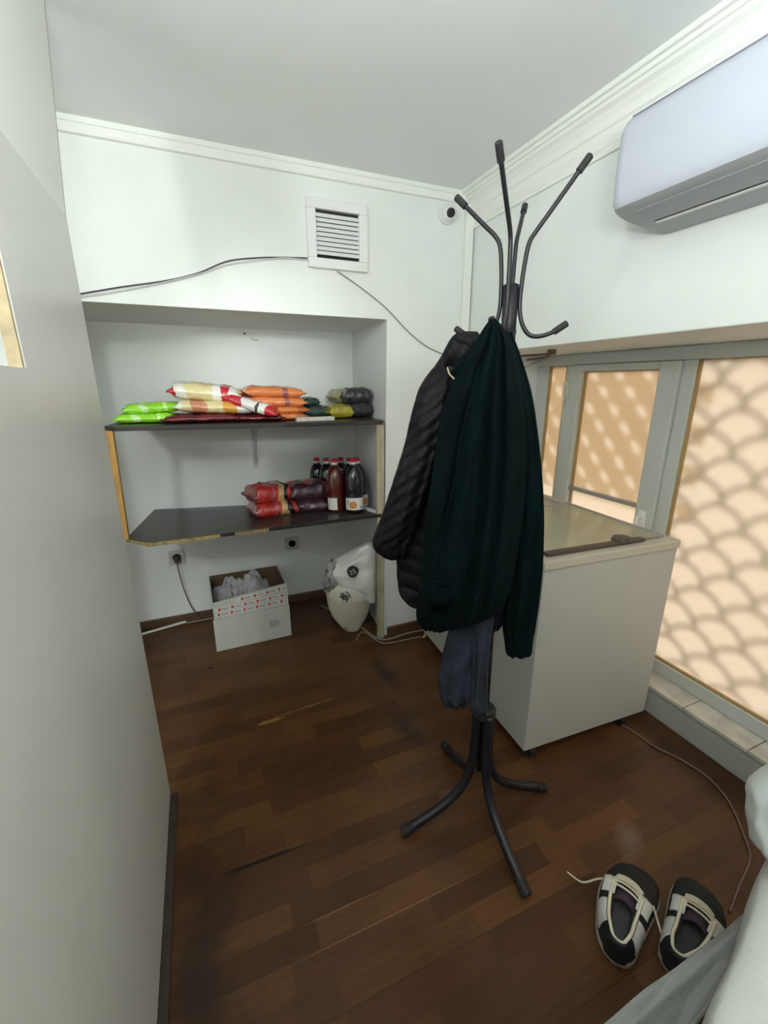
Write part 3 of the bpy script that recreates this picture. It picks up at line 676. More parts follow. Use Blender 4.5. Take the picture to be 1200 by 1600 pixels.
# ------------------------------------------------------------------ cardboard box
bx = thing('cardboard_box', (.145, 2.24, 0), 'open white cardboard box with taped flaps under the lower shelf', 'box', rz=.02)
mcard = mat('white_card', (.47,.47,.425), .7, var=.06, vscale=12); mbrn = mat('brown_card', (.115,.070,.036), .85); mtape = mat('white_tape', (.56,.56,.53), .35)
mredp = mat('red_print', (.50,.05,.04), .5); mgreyp = mat('dark_print', (.22,.23,.24), .6); mpale = mat('pale_print', (.42,.43,.42), .6); mblue = mat('blue_grey_print', (.38,.40,.48), .6)
BW, BD_, BH = .37, .30, .285
X0, X1, Y0, Y1 = -BW/2, BW/2, -BD_/2, BD_/2
c_ = .004
MB().box(X0,X1,Y0+.008,Y0+.008+c_,0,.235).box(X0,X0+c_,Y0+.012,Y1-c_,0,BH).box(X1-c_,X1,Y0+.012,Y1-c_,0,BH).box(X0,X1,Y0+.01,Y1,0,c_).build('carton', mcard, bx, local=True)
MB().box(X0,X1,Y1-c_,Y1,0,BH).box(X0+c_,X0+c_+.001,Y0+.014,Y1-c_,c_,BH).box(X1-c_-.001,X1-c_,Y0+.014,Y1-c_,c_,BH).build('brown_inside', mbrn, bx, local=True)
MB().hexa([(X0-.006,Y0-.006,0),(X1+.003,Y0-.006,0),(X1+.003,Y0+.004,0),(X0-.006,Y0+.004,0),(X0-.006,Y0+.001,.172),(X1+.003,Y0-.001,.178),(X1+.003,Y0+.007,.178),(X0-.006,Y0+.007,.172)]).build('front_panel', mcard, bx, local=True)
flap = MB().hexa([(X0+.004,Y0+.003,.174),(X1,Y0+.003,.180),(X1,Y0+.007,.180),(X0+.004,Y0+.007,.174),(X0+.004,Y0+.012,.262),(X1,Y0+.012,.300),(X1,Y0+.016,.300),(X0+.004,Y0+.016,.262)]).build('front_flap', mcard, bx, local=True)
for r, (zl, zr, xo, xa) in enumerate([(.196,.206,.02,X0+.008),(.222,.238,.05,X0+.008),(.246,.278,.10,-.075)]):
    def pt(x, dz, e=0):
        k = (x-X0)/BW; z = zl + (zr-zl)*k + dz; zb_ = .174+.006*k; zt_ = .262+.038*k
        return (x, Y0+.003+.009*(z-zb_)/(zt_-zb_)-.0012-e, z)
    tape = MB().grid(lambda u, v: pt(xa+(X1-.001-xa)*u, -.010+.020*v), 8, 2).build('tape', mtape, flap, local=True)
    prt = MB(); wds = MB()
    x = xa + .012 + xo*.2
    while x < X1 - .012:
        pts = [pt(x+.0075*math.cos(q), .0075*math.sin(q), .0008) for q in np.linspace(0,2*PI,15)[:-1]]
        prt.add(pts, [tuple(range(14))])
        xx = x + .013
        for kx in range(6):
            if xx + .0045 > X1 - .003: break
            hh = .0055 if kx in (0, 3) else .0042
            wds.add([pt(xx,-.0045,.0008),pt(xx+.0042,-.0045,.0008),pt(xx+.0042,hh-.001,.0008),pt(xx,hh-.001,.0008)], [(0,1,2,3)]); xx += .0053
        x += .062
    prt.build('red_print', mredp, flap, local=True); wds.build('dark_print', mgreyp, flap, local=True)
yy = lambda z: Y0 - .006 + z*.035 - .001
for (xa, xb, z, h) in [(-.155,-.01,.118,.003),(-.155,-.02,.106,.003),(-.155,.0,.094,.003),(-.155,-.03,.082,.003),(-.155,-.01,.058,.003),(-.155,-.04,.046,.003),(-.155,-.02,.034,.003),(.02,.14,.018,.003)]:
    pr = MB(); n = int((xb-xa)/.012)
    for i in range(n): pr.add([(xa+i*.012,yy(z),z),(xa+i*.012+.009,yy(z),z),(xa+i*.012+.009,yy(z+h),z+h),(xa+i*.012,yy(z+h),z+h)],[(0,1,2,3)])
    pr.build('print_line', mpale, bx, local=True)
pr = MB()
for i in range(7): pr.add([(-.085+i*.0115,yy(.150),.148),(-.077+i*.0115,yy(.15),.149),(-.077+i*.0115,yy(.16),.158),(-.085+i*.0115,yy(.16),.157)],[(0,1,2,3)])
pr.build('heading_print', mpale, bx, local=True)
pr = MB()
for i in range(5): pr.add([(.055+i*.021,yy(.142),.139+.002*i),(.068+i*.021,yy(.142),.139+.002*i),(.068+i*.021,yy(.157),.154+.003*(i % 2)),(.055+i*.021,yy(.157),.154)],[(0,1,2,3)])
pr.build('symbol_print', mblue, bx, local=True)
pr = MB(); random.seed(3); x = .078
while x < .128:
    q = random.choice((.0015,.0025,.0035)); pr.add([(x,yy(.07),.070),(x+q,yy(.07),.070),(x+q,yy(.11),.108),(x,yy(.11),.108)],[(0,1,2,3)]); x += q + random.choice((.0012,.002))
pr.build('barcode', mgreyp, bx, local=True)
film = bpy.data.materials.new('clear_film'); film.use_nodes = True
b = film.node_tree.nodes['Principled BSDF']; b.inputs['Base Color'].default_value = (.62,.64,.68,1); b.inputs['Roughness'].default_value = .18; b.inputs['Alpha'].default_value = .42; b.inputs['Specular IOR Level'].default_value = .8
pb = MB()
def pf_(u, v):
    x = .145-.178 + .30*u; y = 2.24-.125 + .24*v
    e = (max(0,1-abs(2*u-1)**3)*max(0,1-abs(2*v-1)**3))**.5
    z = .205 + .07*e*(1+.8*noise.noise(Vector((u*5,v*5,1.3)))) + .03*noise.noise(Vector((u*14,v*12,4))) + .035*math.exp(-((u-.68)**2)/.02)*e
    return (x, y, z)
pb.grid(pf_, 44, 36)
tag(pb.build('plastic_bag', film), 'crumpled clear plastic film inside the cardboard box', 'plastic bag')

# ------------------------------------------------------------------ white sack
skx, sky = .655, 1.985
sk = thing('woven_sack', (skx, sky, 0), 'white woven sack marked 25 leaning on the pale post', 'sack')
msack = mat('woven_sack_plastic', (.66,.63,.53), .6, var=.1, vscale=12, bump=.25, bscale=160); msackw = mat('sack_inner_film', (.70,.70,.66), .28, coat=.3, bump=.25, bscale=25)
mprint = mat('black_print', (.03,.03,.035), .6)
us = Vector((.955,-.30,0)); ds = Vector((.30,.955,0))
def spt(px, py, dpth): # on the sack's own upright plane
    P0 = Vector((.66, 2.0, 0)) + ds*dpth; d = ray(px, py); t = (P0 - CAM).dot(ds) / d.dot(ds); return CAM + d*t
def sloft(rows, nth=28, wr=.05, seed=0, steps=30):
    rows = [(spt(xl,y,dp), spt(xr,y,dp), th) for (y, xl, xr, dp, th) in rows]; loops = []
    for i in range(steps+1):
        f = i/steps*(len(rows)-1); k = min(int(f), len(rows)-2); t = f-k; t = t*t*(3-2*t)*.5+t*.5
        A = rows[k][0].lerp(rows[k+1][0], t); B = rows[k][1].lerp(rows[k+1][1], t); th = rows[k][2]*(1-t)+rows[k+1][2]*t
        c = (A+B)/2; h = (B-A)/2
        lp = []
        for j in range(nth):
            q = 2*PI*j/nth; nn = 1 + wr*noise.noise(Vector((math.cos(q)*2.2, math.sin(q)*2.2, i*.16+seed*9)))*2
            lp.append(c + h*math.cos(q) + ds*math.sin(q)*th*nn)
        loops.append(lp)
    return MB().loft(loops)
low = sloft([(997,551.5,554.5,0,.006),(990,545,557,0,.014),(978,532,564,0,.030),(962,519,573,.01,.058),(944,512,579,.02,.088),(926,509,582,.02,.11),(908,511,583,.02,.09),(900,520,576,.02,.05)], wr=.05, seed=1)
for v in low.v: v.z = max(v.z, .001)
low.build('filled_bottom', msack, sk, smooth=True)
sloft([(942,575,586,-.045,.006),(930,556,587,-.04,.020),(915,530,588,-.035,.040),(895,512,588,-.02,.055),(878,515,588,.0,.05),(862,545,587,.02,.04),(850,568,584,.03,.022),(847,574,580,.03,.008)], wr=.16, seed=4, nth=44, steps=44).build('folded_top', msackw, sk, smooth=True)
sloft([(925,506,530,-.030,.006),(910,505,534,-.035,.02),(895,508,530,-.03,.022),(880,512,527,-.02,.015),(874,517,523,-.02,.004)], wr=.14, seed=6, steps=16).build('crumpled_print', mat('crumpled_black_print', (.035,.035,.045), .35, var=.9, vscale=38, vcol=(.5,.5,.48), coat=.3), sk, smooth=True)['label'] = 'crumpled dark printed side of the sack'
sc_ = spt(551, 893.5, -.085)
def warp(x, y):
    a_ = .35; return sc_ + us*(x*math.cos(a_)-y*math.sin(a_)) + Vector((0,0,1))*(x*math.sin(a_)+y*math.cos(a_)) - ds*.004*(1-abs(x)*20)
badge = MB(); pts = [(.029*math.cos(q)*(1+.10*math.cos(3*q)), .030*math.sin(q)*(1+.06*math.sin(2*q))) for q in np.linspace(0,2*PI,25)[:-1]]
badge.add([warp(x,y) for x,y in pts] + [warp(x,y)+ds*.012 for x,y in pts], [tuple(range(24)), *[(i,(i+1)%24,(i+1)%24+24,i+24) for i in range(24)]])
bo = badge.build('badge', mprint, sk)
text_mb('25', .036, lambda x, y: warp(x,y) - ds*.0015).build('number_print', msackw, bo)
def stroke(segs, dp, nm='print_stroke'):
    mb = MB()
    for (xa,ya,xb,yb) in segs: mb.tube([spt(xa,ya,dp), spt((xa+xb)/2,(ya+yb)/2,dp), spt(xb,yb,dp)], .0028, 6)
    mb.build(nm, mprint, sk)
stroke([(533,929,545,932),(534,935,543,937),(537,926,536,938),(541,941,544,934),(545,929,548,934),(530,932,535,934)], -.092)
stroke([(533,926,533,932),(533,932,543,934),(540,924,546,928)], -.095)
stroke([(537,981,542,983),(542,983,541,986)], -.060)

# ------------------------------------------------------------------ coat rack
RX, RY = .672, .853
rk = thing('coat_rack', (RX, RY, 0), 'black metal coat rack standing in the middle of the room', 'coat rack')
MB().tube([(RX+.006,RY,.17),(RX-.012,RY,1.40)], .0135, 16).build('pole', M['blackmetal'], rk, smooth=True)
hb = MB().tube([(RX-.012,RY,1.36),(RX-.014,RY,1.505)], .0165, 16)
hb.tube([(RX-.014,RY,1.503),(RX-.014,RY,1.507)], .014, 16)
hb.build('hub', M['blackmetal'], rk, smooth=True)
HX = RX - .014
arms = [((-.115,-.085), 1.705), ((.098,-.082), 1.722), ((-.083,.100), 1.688), ((.105,.108), 1.700)]
for i, ((dx, dy), zt) in enumerate(arms):
    rr = math.hypot(dx, dy); ux, uy = dx/rr, dy/rr
    def q(r_, z): return (HX + ux*r_, RY + uy*r_, z)
    path = smooth_path([q(.118,1.422),q(.095,1.408),q(.068,1.400),q(.046,1.404),q(.030,1.425),q(.022,1.455),q(.021,1.49),q(.024,1.54),q(.030,1.583),q(.042,1.604)] + [q(.042+(rr-.042)*k_, 1.604+(zt-1.604)*k_) for k_ in (.25,.5,.75,1)], 6)
    rod = MB().tube(path, .0047, 10).build('hook_rod', M['blackmetal'], rk, smooth=True)
    for (a_, b_) in ((path[-1], path[-4]), (path[0], path[3])):
        d_ = (a_ - b_).normalized()
        MB().tube([a_ - d_*.026, a_ + d_*.004, a_ + d_*.006], [.0072,.0072,.0045], 12).build('end_cap', M['blackcap'], rod, smooth=False)
for (fx, fy) in [(.419,.873),(.653,.593),(.926,.828),(.706,1.113)]:
    dx, dy = fx-RX, fy-RY; rr = math.hypot(dx, dy); ux, uy = dx/rr, dy/rr
    def q(r_, z): return (RX + .004 + ux*r_, RY + uy*r_, z)
    path = smooth_path([q(.024,.385),q(.024,.30),q(.028,.22),q(.045,.150),q(.085,.095),q(.150,.055),q(.215,.028),q(rr-.01,.0155)], 6)
    lg = MB().tube(path, .0135, 12).build('leg', M['blackmetal'], rk, smooth=True)
    d_ = (path[-1]-path[-2]).normalized()
    MB().tube([path[-1]-d_*.03, path[-1]+d_*.008], [.0152,.0150], 12).build('foot_cap', M['blackcap'], lg)
MB().tube([(RX+.004,RY,.372),(RX+.004,RY,.396),(RX+.004,RY,.402)], [.032,.032,.026], 20).build('collar', M['blackcap'], rk)

# ------------------------------------------------------------------ garments on the rack
gd = Vector((.62, .785, 0)).normalized(); gu = Vector((gd.y, -gd.x, 0))
def gpt(px, py, dist):
    d = ray(px, py); t = (gd*dist).dot(gd) / d.dot(gd); return CAM + d*t
def garment(rows, steps=60, nth=72, folds=(), quilt=0, seed=0, ridges=(), diag=0):
    R = [(gpt(xl,y,dp), gpt(xr,y,dp), th) for (y, xl, xr, dp, th) in rows]; loops = []
    n = len(R)
    def cr(get, f):
        k = min(int(f), n-2); t = f-k
        p0, p1, p2, p3 = get(max(k-1,0)), get(k), get(k+1), get(min(k+2,n-1))
        return 0.5*((p1*2)+(p2-p0)*t+(p0*2-p1*5+p2*4-p3)*t*t+(p1*3-p0-p2*3+p3)*t**3)
    for i in range(steps+1):
        f = i/steps*(n-1)
        A = cr(lambda k: R[k][0], f); B = cr(lambda k: R[k][1], f); th = max(.003, cr(lambda k: R[k][2], f))
        c = (A+B)/2; h = (B-A)/2; z = c.z
        lp = []
        for j in range(nth):
            q = 2*PI*j/nth; cq, sq = math.cos(q), math.sin(q)
            ex = abs(cq)**.8*(1 if cq > 0 else -1); ey = abs(sq)**.8*(1 if sq > 0 else -1)
            g = 0
            for (k_, am, ph, dr) in folds:      # vertical folds that grow downwards
                g += am*min(1,(i/steps)*1.8+.12)*math.sin(k_*cq*PI + ph + dr*i/steps)
            tt = i/steps
            for (ct, cb, wt, wb_, am) in ridges:       # pleats that fan out from the hook
                cc_ = ct+(cb-ct)*tt; ww = wt+(wb_-wt)*tt
                g += am*min(1, tt*3+.15)*math.exp(-((cq-cc_+.05*noise.noise(Vector((z*7, ct*9, seed))))/ww)**2)
            g += .010*noise.noise(Vector((cq*2.2+seed, sq*2.0, z*9+seed)))
            s = 1.0
            if quilt:
                zz = z + diag*cq*.06
                pz = abs(math.sin(PI*zz/quilt)); s = .86 + .16*pz**.5
            p = c + h*ex*(.94+.06*s if quilt else 1) + gd*(ey*th*s)
            if sq < .2: p = p - gd*g
            lp.append(p)
        loops.append(lp)
    return MB().loft(loops)
# black puffer jacket (behind)
pj = thing('puffer_jacket', tuple(Vector((RX-.09, RY+.08, .75))), 'black quilted puffer jacket hanging on the left of the coat rack', 'jacket')
garment([(521,712,748,1.09,.010),(530,704,758,1.10,.035),(560,688,768,1.12,.055),(600,664,776,1.135,.065),(650,645,776,1.14,.07),(700,636,772,1.14,.07),(760,630,768,1.14,.07),(820,624,764,1.14,.07),(870,622,760,1.14,.068),(915,625,756,1.13,.06),(938,640,748,1.12,.045),(948,664,735,1.12,.025)],
        steps=150, quilt=.046, seed=2, diag=.5, folds=[(2,.008,.5,.6)]).build('body', M['puffer'], pj, smooth=True)
garment([(575,676,712,1.10,.02),(605,656,712,1.09,.042),(650,643,704,1.075,.050),(700,631,690,1.07,.050),(760,612,672,1.065,.050),(805,597,656,1.06,.048),(832,586,646,1.06,.044),(845,582,640,1.06,.040),(857,588,636,1.06,.034),(866,599,632,1.06,.026),(873,612,628,1.06,.010)],
        steps=120, quilt=.041, seed=5, diag=-.9).build('sleeve', M['puffer'], pj, smooth=True)
garment([(518,716,746,1.10,.006),(530,706,752,1.095,.024),(555,694,748,1.09,.03),(580,690,730,1.09,.012)], steps=24, seed=8).build('collar', M['puffer'], pj, smooth=True)
# blue-grey fleece
bf = thing('fleece_garment', tuple(Vector((RX-.04, RY-.03, .38))), 'blue-grey fleece hanging lowest, below the green sweatshirt', 'fleece')
garment([(560,745,775,1.045,.015),(640,725,785,1.045,.018),(760,715,795,1.045,.02),(860,712,796,1.045,.022),(920,712,797,1.045,.03),(965,722,790,1.045,.028),(985,750,778,1.05,.012)], steps=30, seed=9).build('body', M['navy'], bf, smooth=True)
garment([(930,724,768,1.005,.012),(970,706,764,1.005,.024),(1010,694,756,1.005,.030),(1050,686,748,1.005,.034),(1078,686,740,1.005,.032),(1094,694,732,1.005,.024),(1103,708,724,1.005,.008)], steps=44, seed=10, folds=[(2.5,.006,.4,1.0)]).build('sleeve', M['bluegrey'], bf, smooth=True)
garment([(950,738,774,.985,.012),(1000,738,769,.985,.020),(1050,737,763,.985,.020),(1085,735,762,.985,.022),(1106,734,763,.985,.020),(1115,741,757,.985,.008)], steps=40, seed=11, folds=[(2,.004,.9,1.0)]).build('sleeve', M['bluegrey'], bf, smooth=True)
pt_ = [gpt(789,906,1.005), gpt(797,903,1.005), gpt(795,922,1.005), gpt(787,924,1.005)]
MB().prism(pt_, gd*.004).build('care_label', M['white'], bf)['label'] = 'white cloth label'
# green sweatshirt (front)
gs = thing('sweatshirt', tuple(Vector((RX-.10, RY-.10, .65))), 'dark green fleece sweatshirt draped over the front of the coat rack', 'sweatshirt')
garment([(499,766,775,.965,.010),(512,757,787,.965,.030),(540,740,802,.965,.044),(580,716,811,.965,.050),(640,693,820,.96,.055),(700,682,824,.96,.056),(760,673,822,.955,.056),(820,666,815,.955,.056),(880,660,806,.95,.054),(925,655,796,.95,.050),(952,652,784,.95,.044)],
        steps=90, nth=150, seed=14, folds=[(1.6,.006,.3,.9)], ridges=[(-.30,-.62,.16,.14,.020),(.02,-.12,.14,.12,.022),(.25,.22,.12,.10,.018),(.5,.60,.12,.12,.016),(-.1,-.36,.05,.07,-.014),(.14,.06,.05,.07,-.014),(.38,.42,.05,.06,-.014)]).build('body', M['green'], gs, smooth=True)
garment([(945,652,786,.95,.043),(958,651,772,.95,.042),(970,654,745,.95,.038),(979,664,712,.95,.026)], steps=20, nth=80, seed=15, folds=[(7,.003,0,0)]).build('hem_band', M['greenrib'], gs, smooth=True)
garment([(520,778,800,1.00,.02),(560,790,815,1.01,.034),(620,800,832,1.01,.040),(700,806,843,1.01,.042),(780,806,849,1.005,.042),(860,799,849,1.0,.040),(930,792,843,.995,.036),(985,786,836,.99,.032)], steps=60, seed=16, folds=[(2,.006,.8,2.0)]).build('sleeve', M['green'], gs, smooth=True)
garment([(978,785,837,.99,.032),(1000,788,833,.99,.030),(1016,790,831,.99,.028),(1023,795,827,.99,.015)], steps=16, seed=17, folds=[(7,.002,0,0)]).build('cuff', M['greenrib'], gs, smooth=True)
garment([(560,745,770,.925,.010),(640,728,764,.905,.024),(700,716,754,.895,.030),(758,708,748,.89,.032),(847,685,738,.885,.032),(905,672,728,.885,.030)], steps=60, seed=18, folds=[(2,.007,.2,1.5)]).build('sleeve', M['green'], gs, smooth=True)
garment([(900,673,729,.885,.030),(922,668,724,.885,.029),(936,675,716,.885,.022),(945,690,704,.885,.010)], steps=16, seed=19, folds=[(7,.002,0,0)]).build('cuff', M['greenrib'], gs, smooth=True)
garment([(535,745,762,.985,.010),(555,728,752,.965,.022),(572,712,736,.955,.022),(584,702,722,.955,.016),(590,701,708,.955,.006)], steps=20, seed=21).build('hood_edge', M['greenrib'], gs, smooth=True)
MB().tube(smooth_path([gpt(699,574,.93),gpt(702,584,.925),gpt(710,592,.92)],4), .0016, 5).build('drawstring', mat('tan_string', (.42,.34,.20), .8), gs)
MB().tube(smooth_path([gpt(668,976,.95),gpt(666,984,.95),gpt(662,997,.95)],4), .0016, 5).build('loose_thread', mat('tan_thread', (.45,.34,.18), .8), gs)

# ------------------------------------------------------------------ curtain bracket under the soffit
wr = thing('wire_bracket', (1.55, 1.72, 1.40), 'rusty wire bracket under the soffit beside the narrow pane', 'bracket')
zz = SOF - .005
w_ = MB(); P_ = [on(x, y, 'z', zz-.012) for x, y in [(815,556),(862,553),(850,559),(818,563)]]
w_.tube([P_[0], P_[1]], .0045, 6); w_.tube([P_[1], P_[2], P_[3]], .004, 6); w_.build('rod', mat('rusty_rod', (.14,.085,.06), .7), wr)
MB().box(P_[1].x-.012, P_[1].x+.012, P_[1].y-.012, P_[1].y+.012, SOF-.02, SOF).build('mount', mat('rusty_mount', (.16,.10,.07), .7), wr)
MB().tube(smooth_path([P_[2], on(838,566,'x',1.55), on(818,574,'x',1.56)], 6), .0018, 5).build('loose_wire', mat('brown_wire', (.22,.15,.10), .7), wr)

# ------------------------------------------------------------------ sneakers
mshoe = mat('black_suede', (.007,.006,.007), .85, var=.3, vscale=40); mshoeg = mat('dark_green_suede', (.006,.012,.011), .85, var=.3, vscale=40)
mleather = mat('white_leather', (.62,.62,.58), .5, var=.1, vscale=20); msole = mat('dirty_white_sole', (.42,.40,.33), .7, var=.3, vscale=20); mlace = mat('cream_laces', (.66,.60,.46), .8)
minner = mat('grey_lining', (.10,.11,.10), .9, var=.4, vscale=14); mplum = mat('plum_lining', (.05,.028,.05), .9)
def sneaker(toe_mat, side, label):
    """toe towards +x, length .285, base z=0"""
    t = thing('sneaker', (0,0,0), label, 'shoe')
    L = .285
    def half(s):            # outline half width
        return .0385*(1-abs(2*min(max(s,.0),1)-1)**4)**.5 * (.86+.22*math.sin(PI*min(1,max(0,(s-.25)/.9)))) + .002
    def cen(s): return side*.010*math.sin(PI*s)
    def top(s):             # upper height along the foot
        P = [(0,.080),(.08,.088),(.25,.074),(.38,.074),(.50,.084),(.66,.070),(.84,.056),(.95,.043),(1,.028)]
        for (a, x), (b_, y) in zip(P, P[1:]):
            if s <= b_: k = (s-a)/(b_-a); k = k*k*(3-2*k); return x+(y-x)*k
        return .026
    ns = 44
    sole = MB(); ring = []
    S = [i/ns for i in range(ns+1)]
    out = [((s-.5)*L, cen(s)+half(s)*1.05) for s in S] + [((s-.5)*L, cen(s)-half(s)*1.05) for s in S[::-1]]
    sole.loft([[(x*.985,y*.94,.0) for x,y in out],[(x*1.005,y*1.02,.006) for x,y in out],[(x*1.01,y*1.04,.020) for x,y in out],[(x,y,.026) for x,y in out]])
    sole.build('sole', msole, t, smooth=False, local=True)
    def sect(s, frac, infl=1.0, z0=.024):   # profile from left edge to right edge; frac = how far up/over it closes
        h = half(s); c = cen(s); tp = top(s); pts = []
        m = 14
        for j in range(m+1):
            q = PI*j/m
            x = math.cos(q); y = math.sin(q)
            w = h*(abs(x)**.75)*(1 if x > 0 else -1); z = z0 + (tp-z0)*(y**.62)
            pts.append(((s-.5)*L, c + w*infl, z))
        return pts
    # toe box (closed over)
    tb = MB(); tb.loft([sect(s, 1) for s in np.linspace(.53, .995, 20)], cap=False, closed=False)
    tb.build('toe_box', toe_mat, t, smooth=True, local=True, solid=.003)
    # vamp sides and quarter: walls open at the top
    def wall(s0, s1, a0, a1, m_, nm, infl=1.0, n=18, solid=.003):
        for sg in (1, -1):
            g = MB()
            def fnn(u, v):
                s = s0+(s1-s0)*u; h = half(s); tp = top(s); q = (a0+(a1-a0)*v)*PI/2
                lean = 1 - .30*v*v if s < .60 else 1 - .18*v*v
                return ((s-.5)*L, cen(s)+sg*h*infl*(math.cos(q*.62)**.9)*lean, .024+(tp-.024)*math.sin(q)**.8*1.0)
            g.grid(fnn, n, 8)
            g.build(nm, m_, t, smooth=True, local=True, solid=solid)
    wall(.03, .60, 0.0, 1.0, toe_mat, 'quarter')
    wall(.10, .34, .10, .85, mleather, 'side_panel', 1.05, 10)
    wall(.40, .56, .45, 1.0, mleather, 'eyestay', 1.05, 8)
    # heel counter
    hc = MB()
    def hf(u, v):
        a = -PI/2 + PI*u; r = half(.03)
        return ((.03-.5)*L - math.cos(a)*.016, cen(.03)+math.sin(a)*r*(1-.28*v), .024+(top(0)-.024)*v)
    hc.grid(hf, 14, 6); hc.build('heel_counter', toe_mat, t, smooth=True, local=True, solid=.004)
    # lining, tongue, collar edge, laces
    MB().loft([[((s-.5)*L, cen(s)+half(s)*.8*k, .036) for k in (-1,-.5,0,.5,1)] for s in np.linspace(.04,.56,12)], cap=False, closed=False).build('insole', minner, t, local=True, solid=.002)
    tg = MB(); tg.grid(lambda u, v: ((.36+.22*u-.5)*L, cen(.5)+(v-.5)*.040, .089-.016*u-.030*(v-.5)**2*8*.4), 8, 6); tg.build('tongue', mplum, t, smooth=True, local=True, solid=.005)
    pts = []
    for k in range(33):
        u = k/32
        if u < .42: s = .53-.48*(u/.42); sg = 1; lat = .70
        elif u > .58: s = .05+.48*((u-.58)/.42); sg = -1; lat = .70
        else: s = .035-.030*math.sin(PI*(u-.42)/.16); sg = math.cos(PI*(u-.42)/.16); lat = .70
        pts.append(((s-.5)*L, cen(s)+sg*half(max(s,.03))*lat*.86, top(max(s,0))*1.0+.001))
    MB().tube(pts, .0029, 8).build('collar_edge', mlace, t, smooth=True, local=True)
    for k in range(5):
        s = .46+.038*k; hw = .026-.001*k; zt = top(s)+.007
        lc = MB().tube(smooth_path([((s-.5)*L, cen(s)-hw, zt-.010),((s-.5)*L+.004, cen(s)-hw*.4, zt),((s-.5)*L+.006, cen(s)+hw*.4, zt),((s-.5)*L+.008, cen(s)+hw, zt-.010)],5), .0028, 7)
        lc.build('lace', mlace, t, smooth=True, local=True)
    return t
s1 = sneaker(mshoe, 1, 'black and white sneaker on the floor, left one of the pair with black toe')
s1.location = (.866, .462, .001); s1.rotation_euler = (0, 0, math.radians(24)); s1.scale = (.88, 1.34, 1.0)
s2 = sneaker(mshoeg, -1, 'black and white sneaker on the floor, partly hidden by the white cloth')
s2.location = (.972, .388, .001); s2.rotation_euler = (0, 0, math.radians(21)); s2.scale = (.88, 1.30, 1.0)
s1['group'] = s2['group'] = 'pair of sneakers'
def lace_end(t, pts):
    M_ = MB().tube(smooth_path(pts, 6), .0022, 6).build('lace_end', mlace, t, smooth=True, local=True)
lace_end(s1, [(.02,.034,.07),(.01,.060,.045),(-.005,.085,.012),(.0,.115,.004)])
lace_end(s1, [(.02,-.03,.07),(.0,-.05,.03),(-.02,-.065,.006),(-.04,-.055,.005),(-.05,-.075,.005)])

# ------------------------------------------------------------------ cloth-covered bench in the near right corner, and a stuffed white sack
bn = thing('covered_bench', (.75, .0, 0), 'bench covered with white cloth at the lower right corner', 'bench')
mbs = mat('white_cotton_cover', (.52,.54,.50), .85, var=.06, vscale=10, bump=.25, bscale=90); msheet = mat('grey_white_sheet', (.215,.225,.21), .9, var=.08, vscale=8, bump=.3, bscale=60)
A_ = Vector((.781,.224,.50)); B_ = Vector((.544,.153,.50)); ed = (A_-B_).normalized(); nr = Vector((-ed.y, ed.x, 0))
MB().hexa([tuple(B_-ed*.35+Vector((0,0,-.49))), tuple(A_+ed*.36+Vector((0,0,-.49))), tuple(A_+ed*.36-nr*.42+Vector((0,0,-.49))), tuple(B_-ed*.35-nr*.42+Vector((0,0,-.49))),
           tuple(B_-ed*.35+Vector((0,0,-.03))-nr*.03), tuple(A_+ed*.36+Vector((0,0,-.03))-nr*.03), tuple(A_+ed*.36-nr*.42+Vector((0,0,-.03))), tuple(B_-ed*.35-nr*.42+Vector((0,0,-.03)))]).build('bench_base', mat('dark_bench', (.05,.055,.05), .8), bn, bevel=.01)
tp = MB()
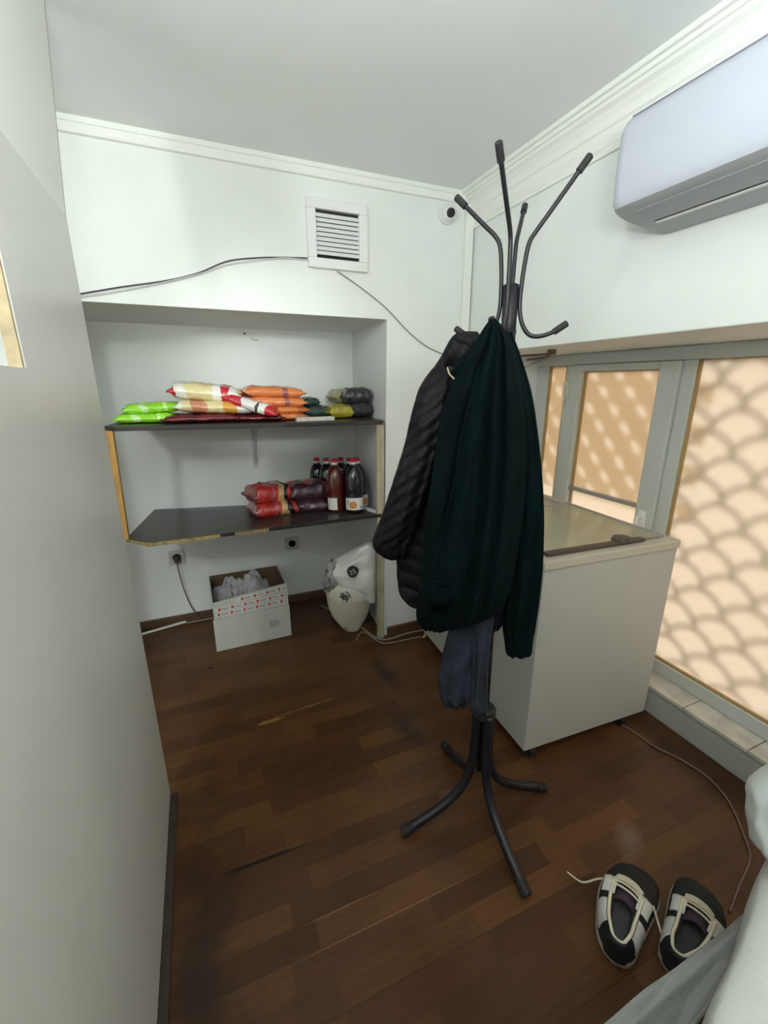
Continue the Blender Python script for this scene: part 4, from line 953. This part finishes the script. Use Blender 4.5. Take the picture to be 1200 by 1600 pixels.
def tf(u, v):
    p = B_ - ed*.36 + ed*u*((A_-B_).length+.75)
    wob = .006*noise.noise(Vector((u*9, v*3, 2)))
    if v < .75: return p - nr*(.42*(1-v/.75)) + Vector((0,0,.006*noise.noise(Vector((u*5,v*5,0))) - (.012*max(0,v/.75-.9)*10*.5)))
    k = (v-.75)/.25; return p + nr*(.012*math.sin(PI*k*.5)+wob) + Vector((0,0,-.012 - .055*k*k))
tp.grid(tf, 50, 30); tp.build('top_cover', mbs, bn, smooth=True, solid=.008)
sd = MB()
H0 = Vector((.40,.223,.40)); H1 = Vector((.885,.258,.40))
H0 = on(930,1600,'z',.40); H1 = on(1192,1400,'z',.40)
def sf(u, v):
    top_p = B_ - ed*.36 + ed*u*((A_-B_).length+.38) - nr*.012 + Vector((0,0,-.05))
    low = H0 + (H1-H0)*(u*1.45-.45)
    uu = min(1, max(0, (u-.45)/.48)); top_p = top_p + nr*(.075*(1-uu)) - Vector((0,0,.02+.13*(1-uu)))
    k = v
    bulge = .05*math.sin(PI*k)
    p = top_p.lerp(low, k**1.3); p.z = top_p.z + (low.z - top_p.z)*k - .03*math.sin(PI*k*.9)*(1-k*.55)
    if k > .8: p.z -= .10*(k-.8)
    return p + Vector((0,0,.008*noise.noise(Vector((u*7,v*4,7)))))
sd.grid(sf, 80, 60); 
def sf2(u, v): 
    p = sf(u, 1.0); return p + Vector((0,.004*math.sin(v*3),-.30*v)) + nr*(.012*math.sin(PI*v*.8)) + nr*.012*math.sin(u*16)*v
sd.grid(sf2, 50, 14)
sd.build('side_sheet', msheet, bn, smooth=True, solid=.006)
ws = MB()
def bag(u, v):
    th = 2*PI*u; ph = PI*v
    c = Vector((.950,.232,.572)); r = 1+.12*noise.noise(Vector((math.cos(th)*1.6, math.sin(th)*1.6, v*4)))+.06*noise.noise(Vector((math.cos(th)*5, math.sin(th)*5, v*9)))
    return (c.x+.155*math.sin(ph)**.6*math.cos(th)*r, c.y+.095*math.sin(ph)**.6*math.sin(th)*r, max(.507, c.z+.088*math.cos(ph)))
ws.grid(bag, 48, 36)
tag(ws.build('pillow', mat('white_pillow_cloth', (.62,.66,.63), .6, var=.05, vscale=8, bump=.2, bscale=30), smooth=True), 'white pillow lying on the cloth covered bench at the right edge', 'pillow')
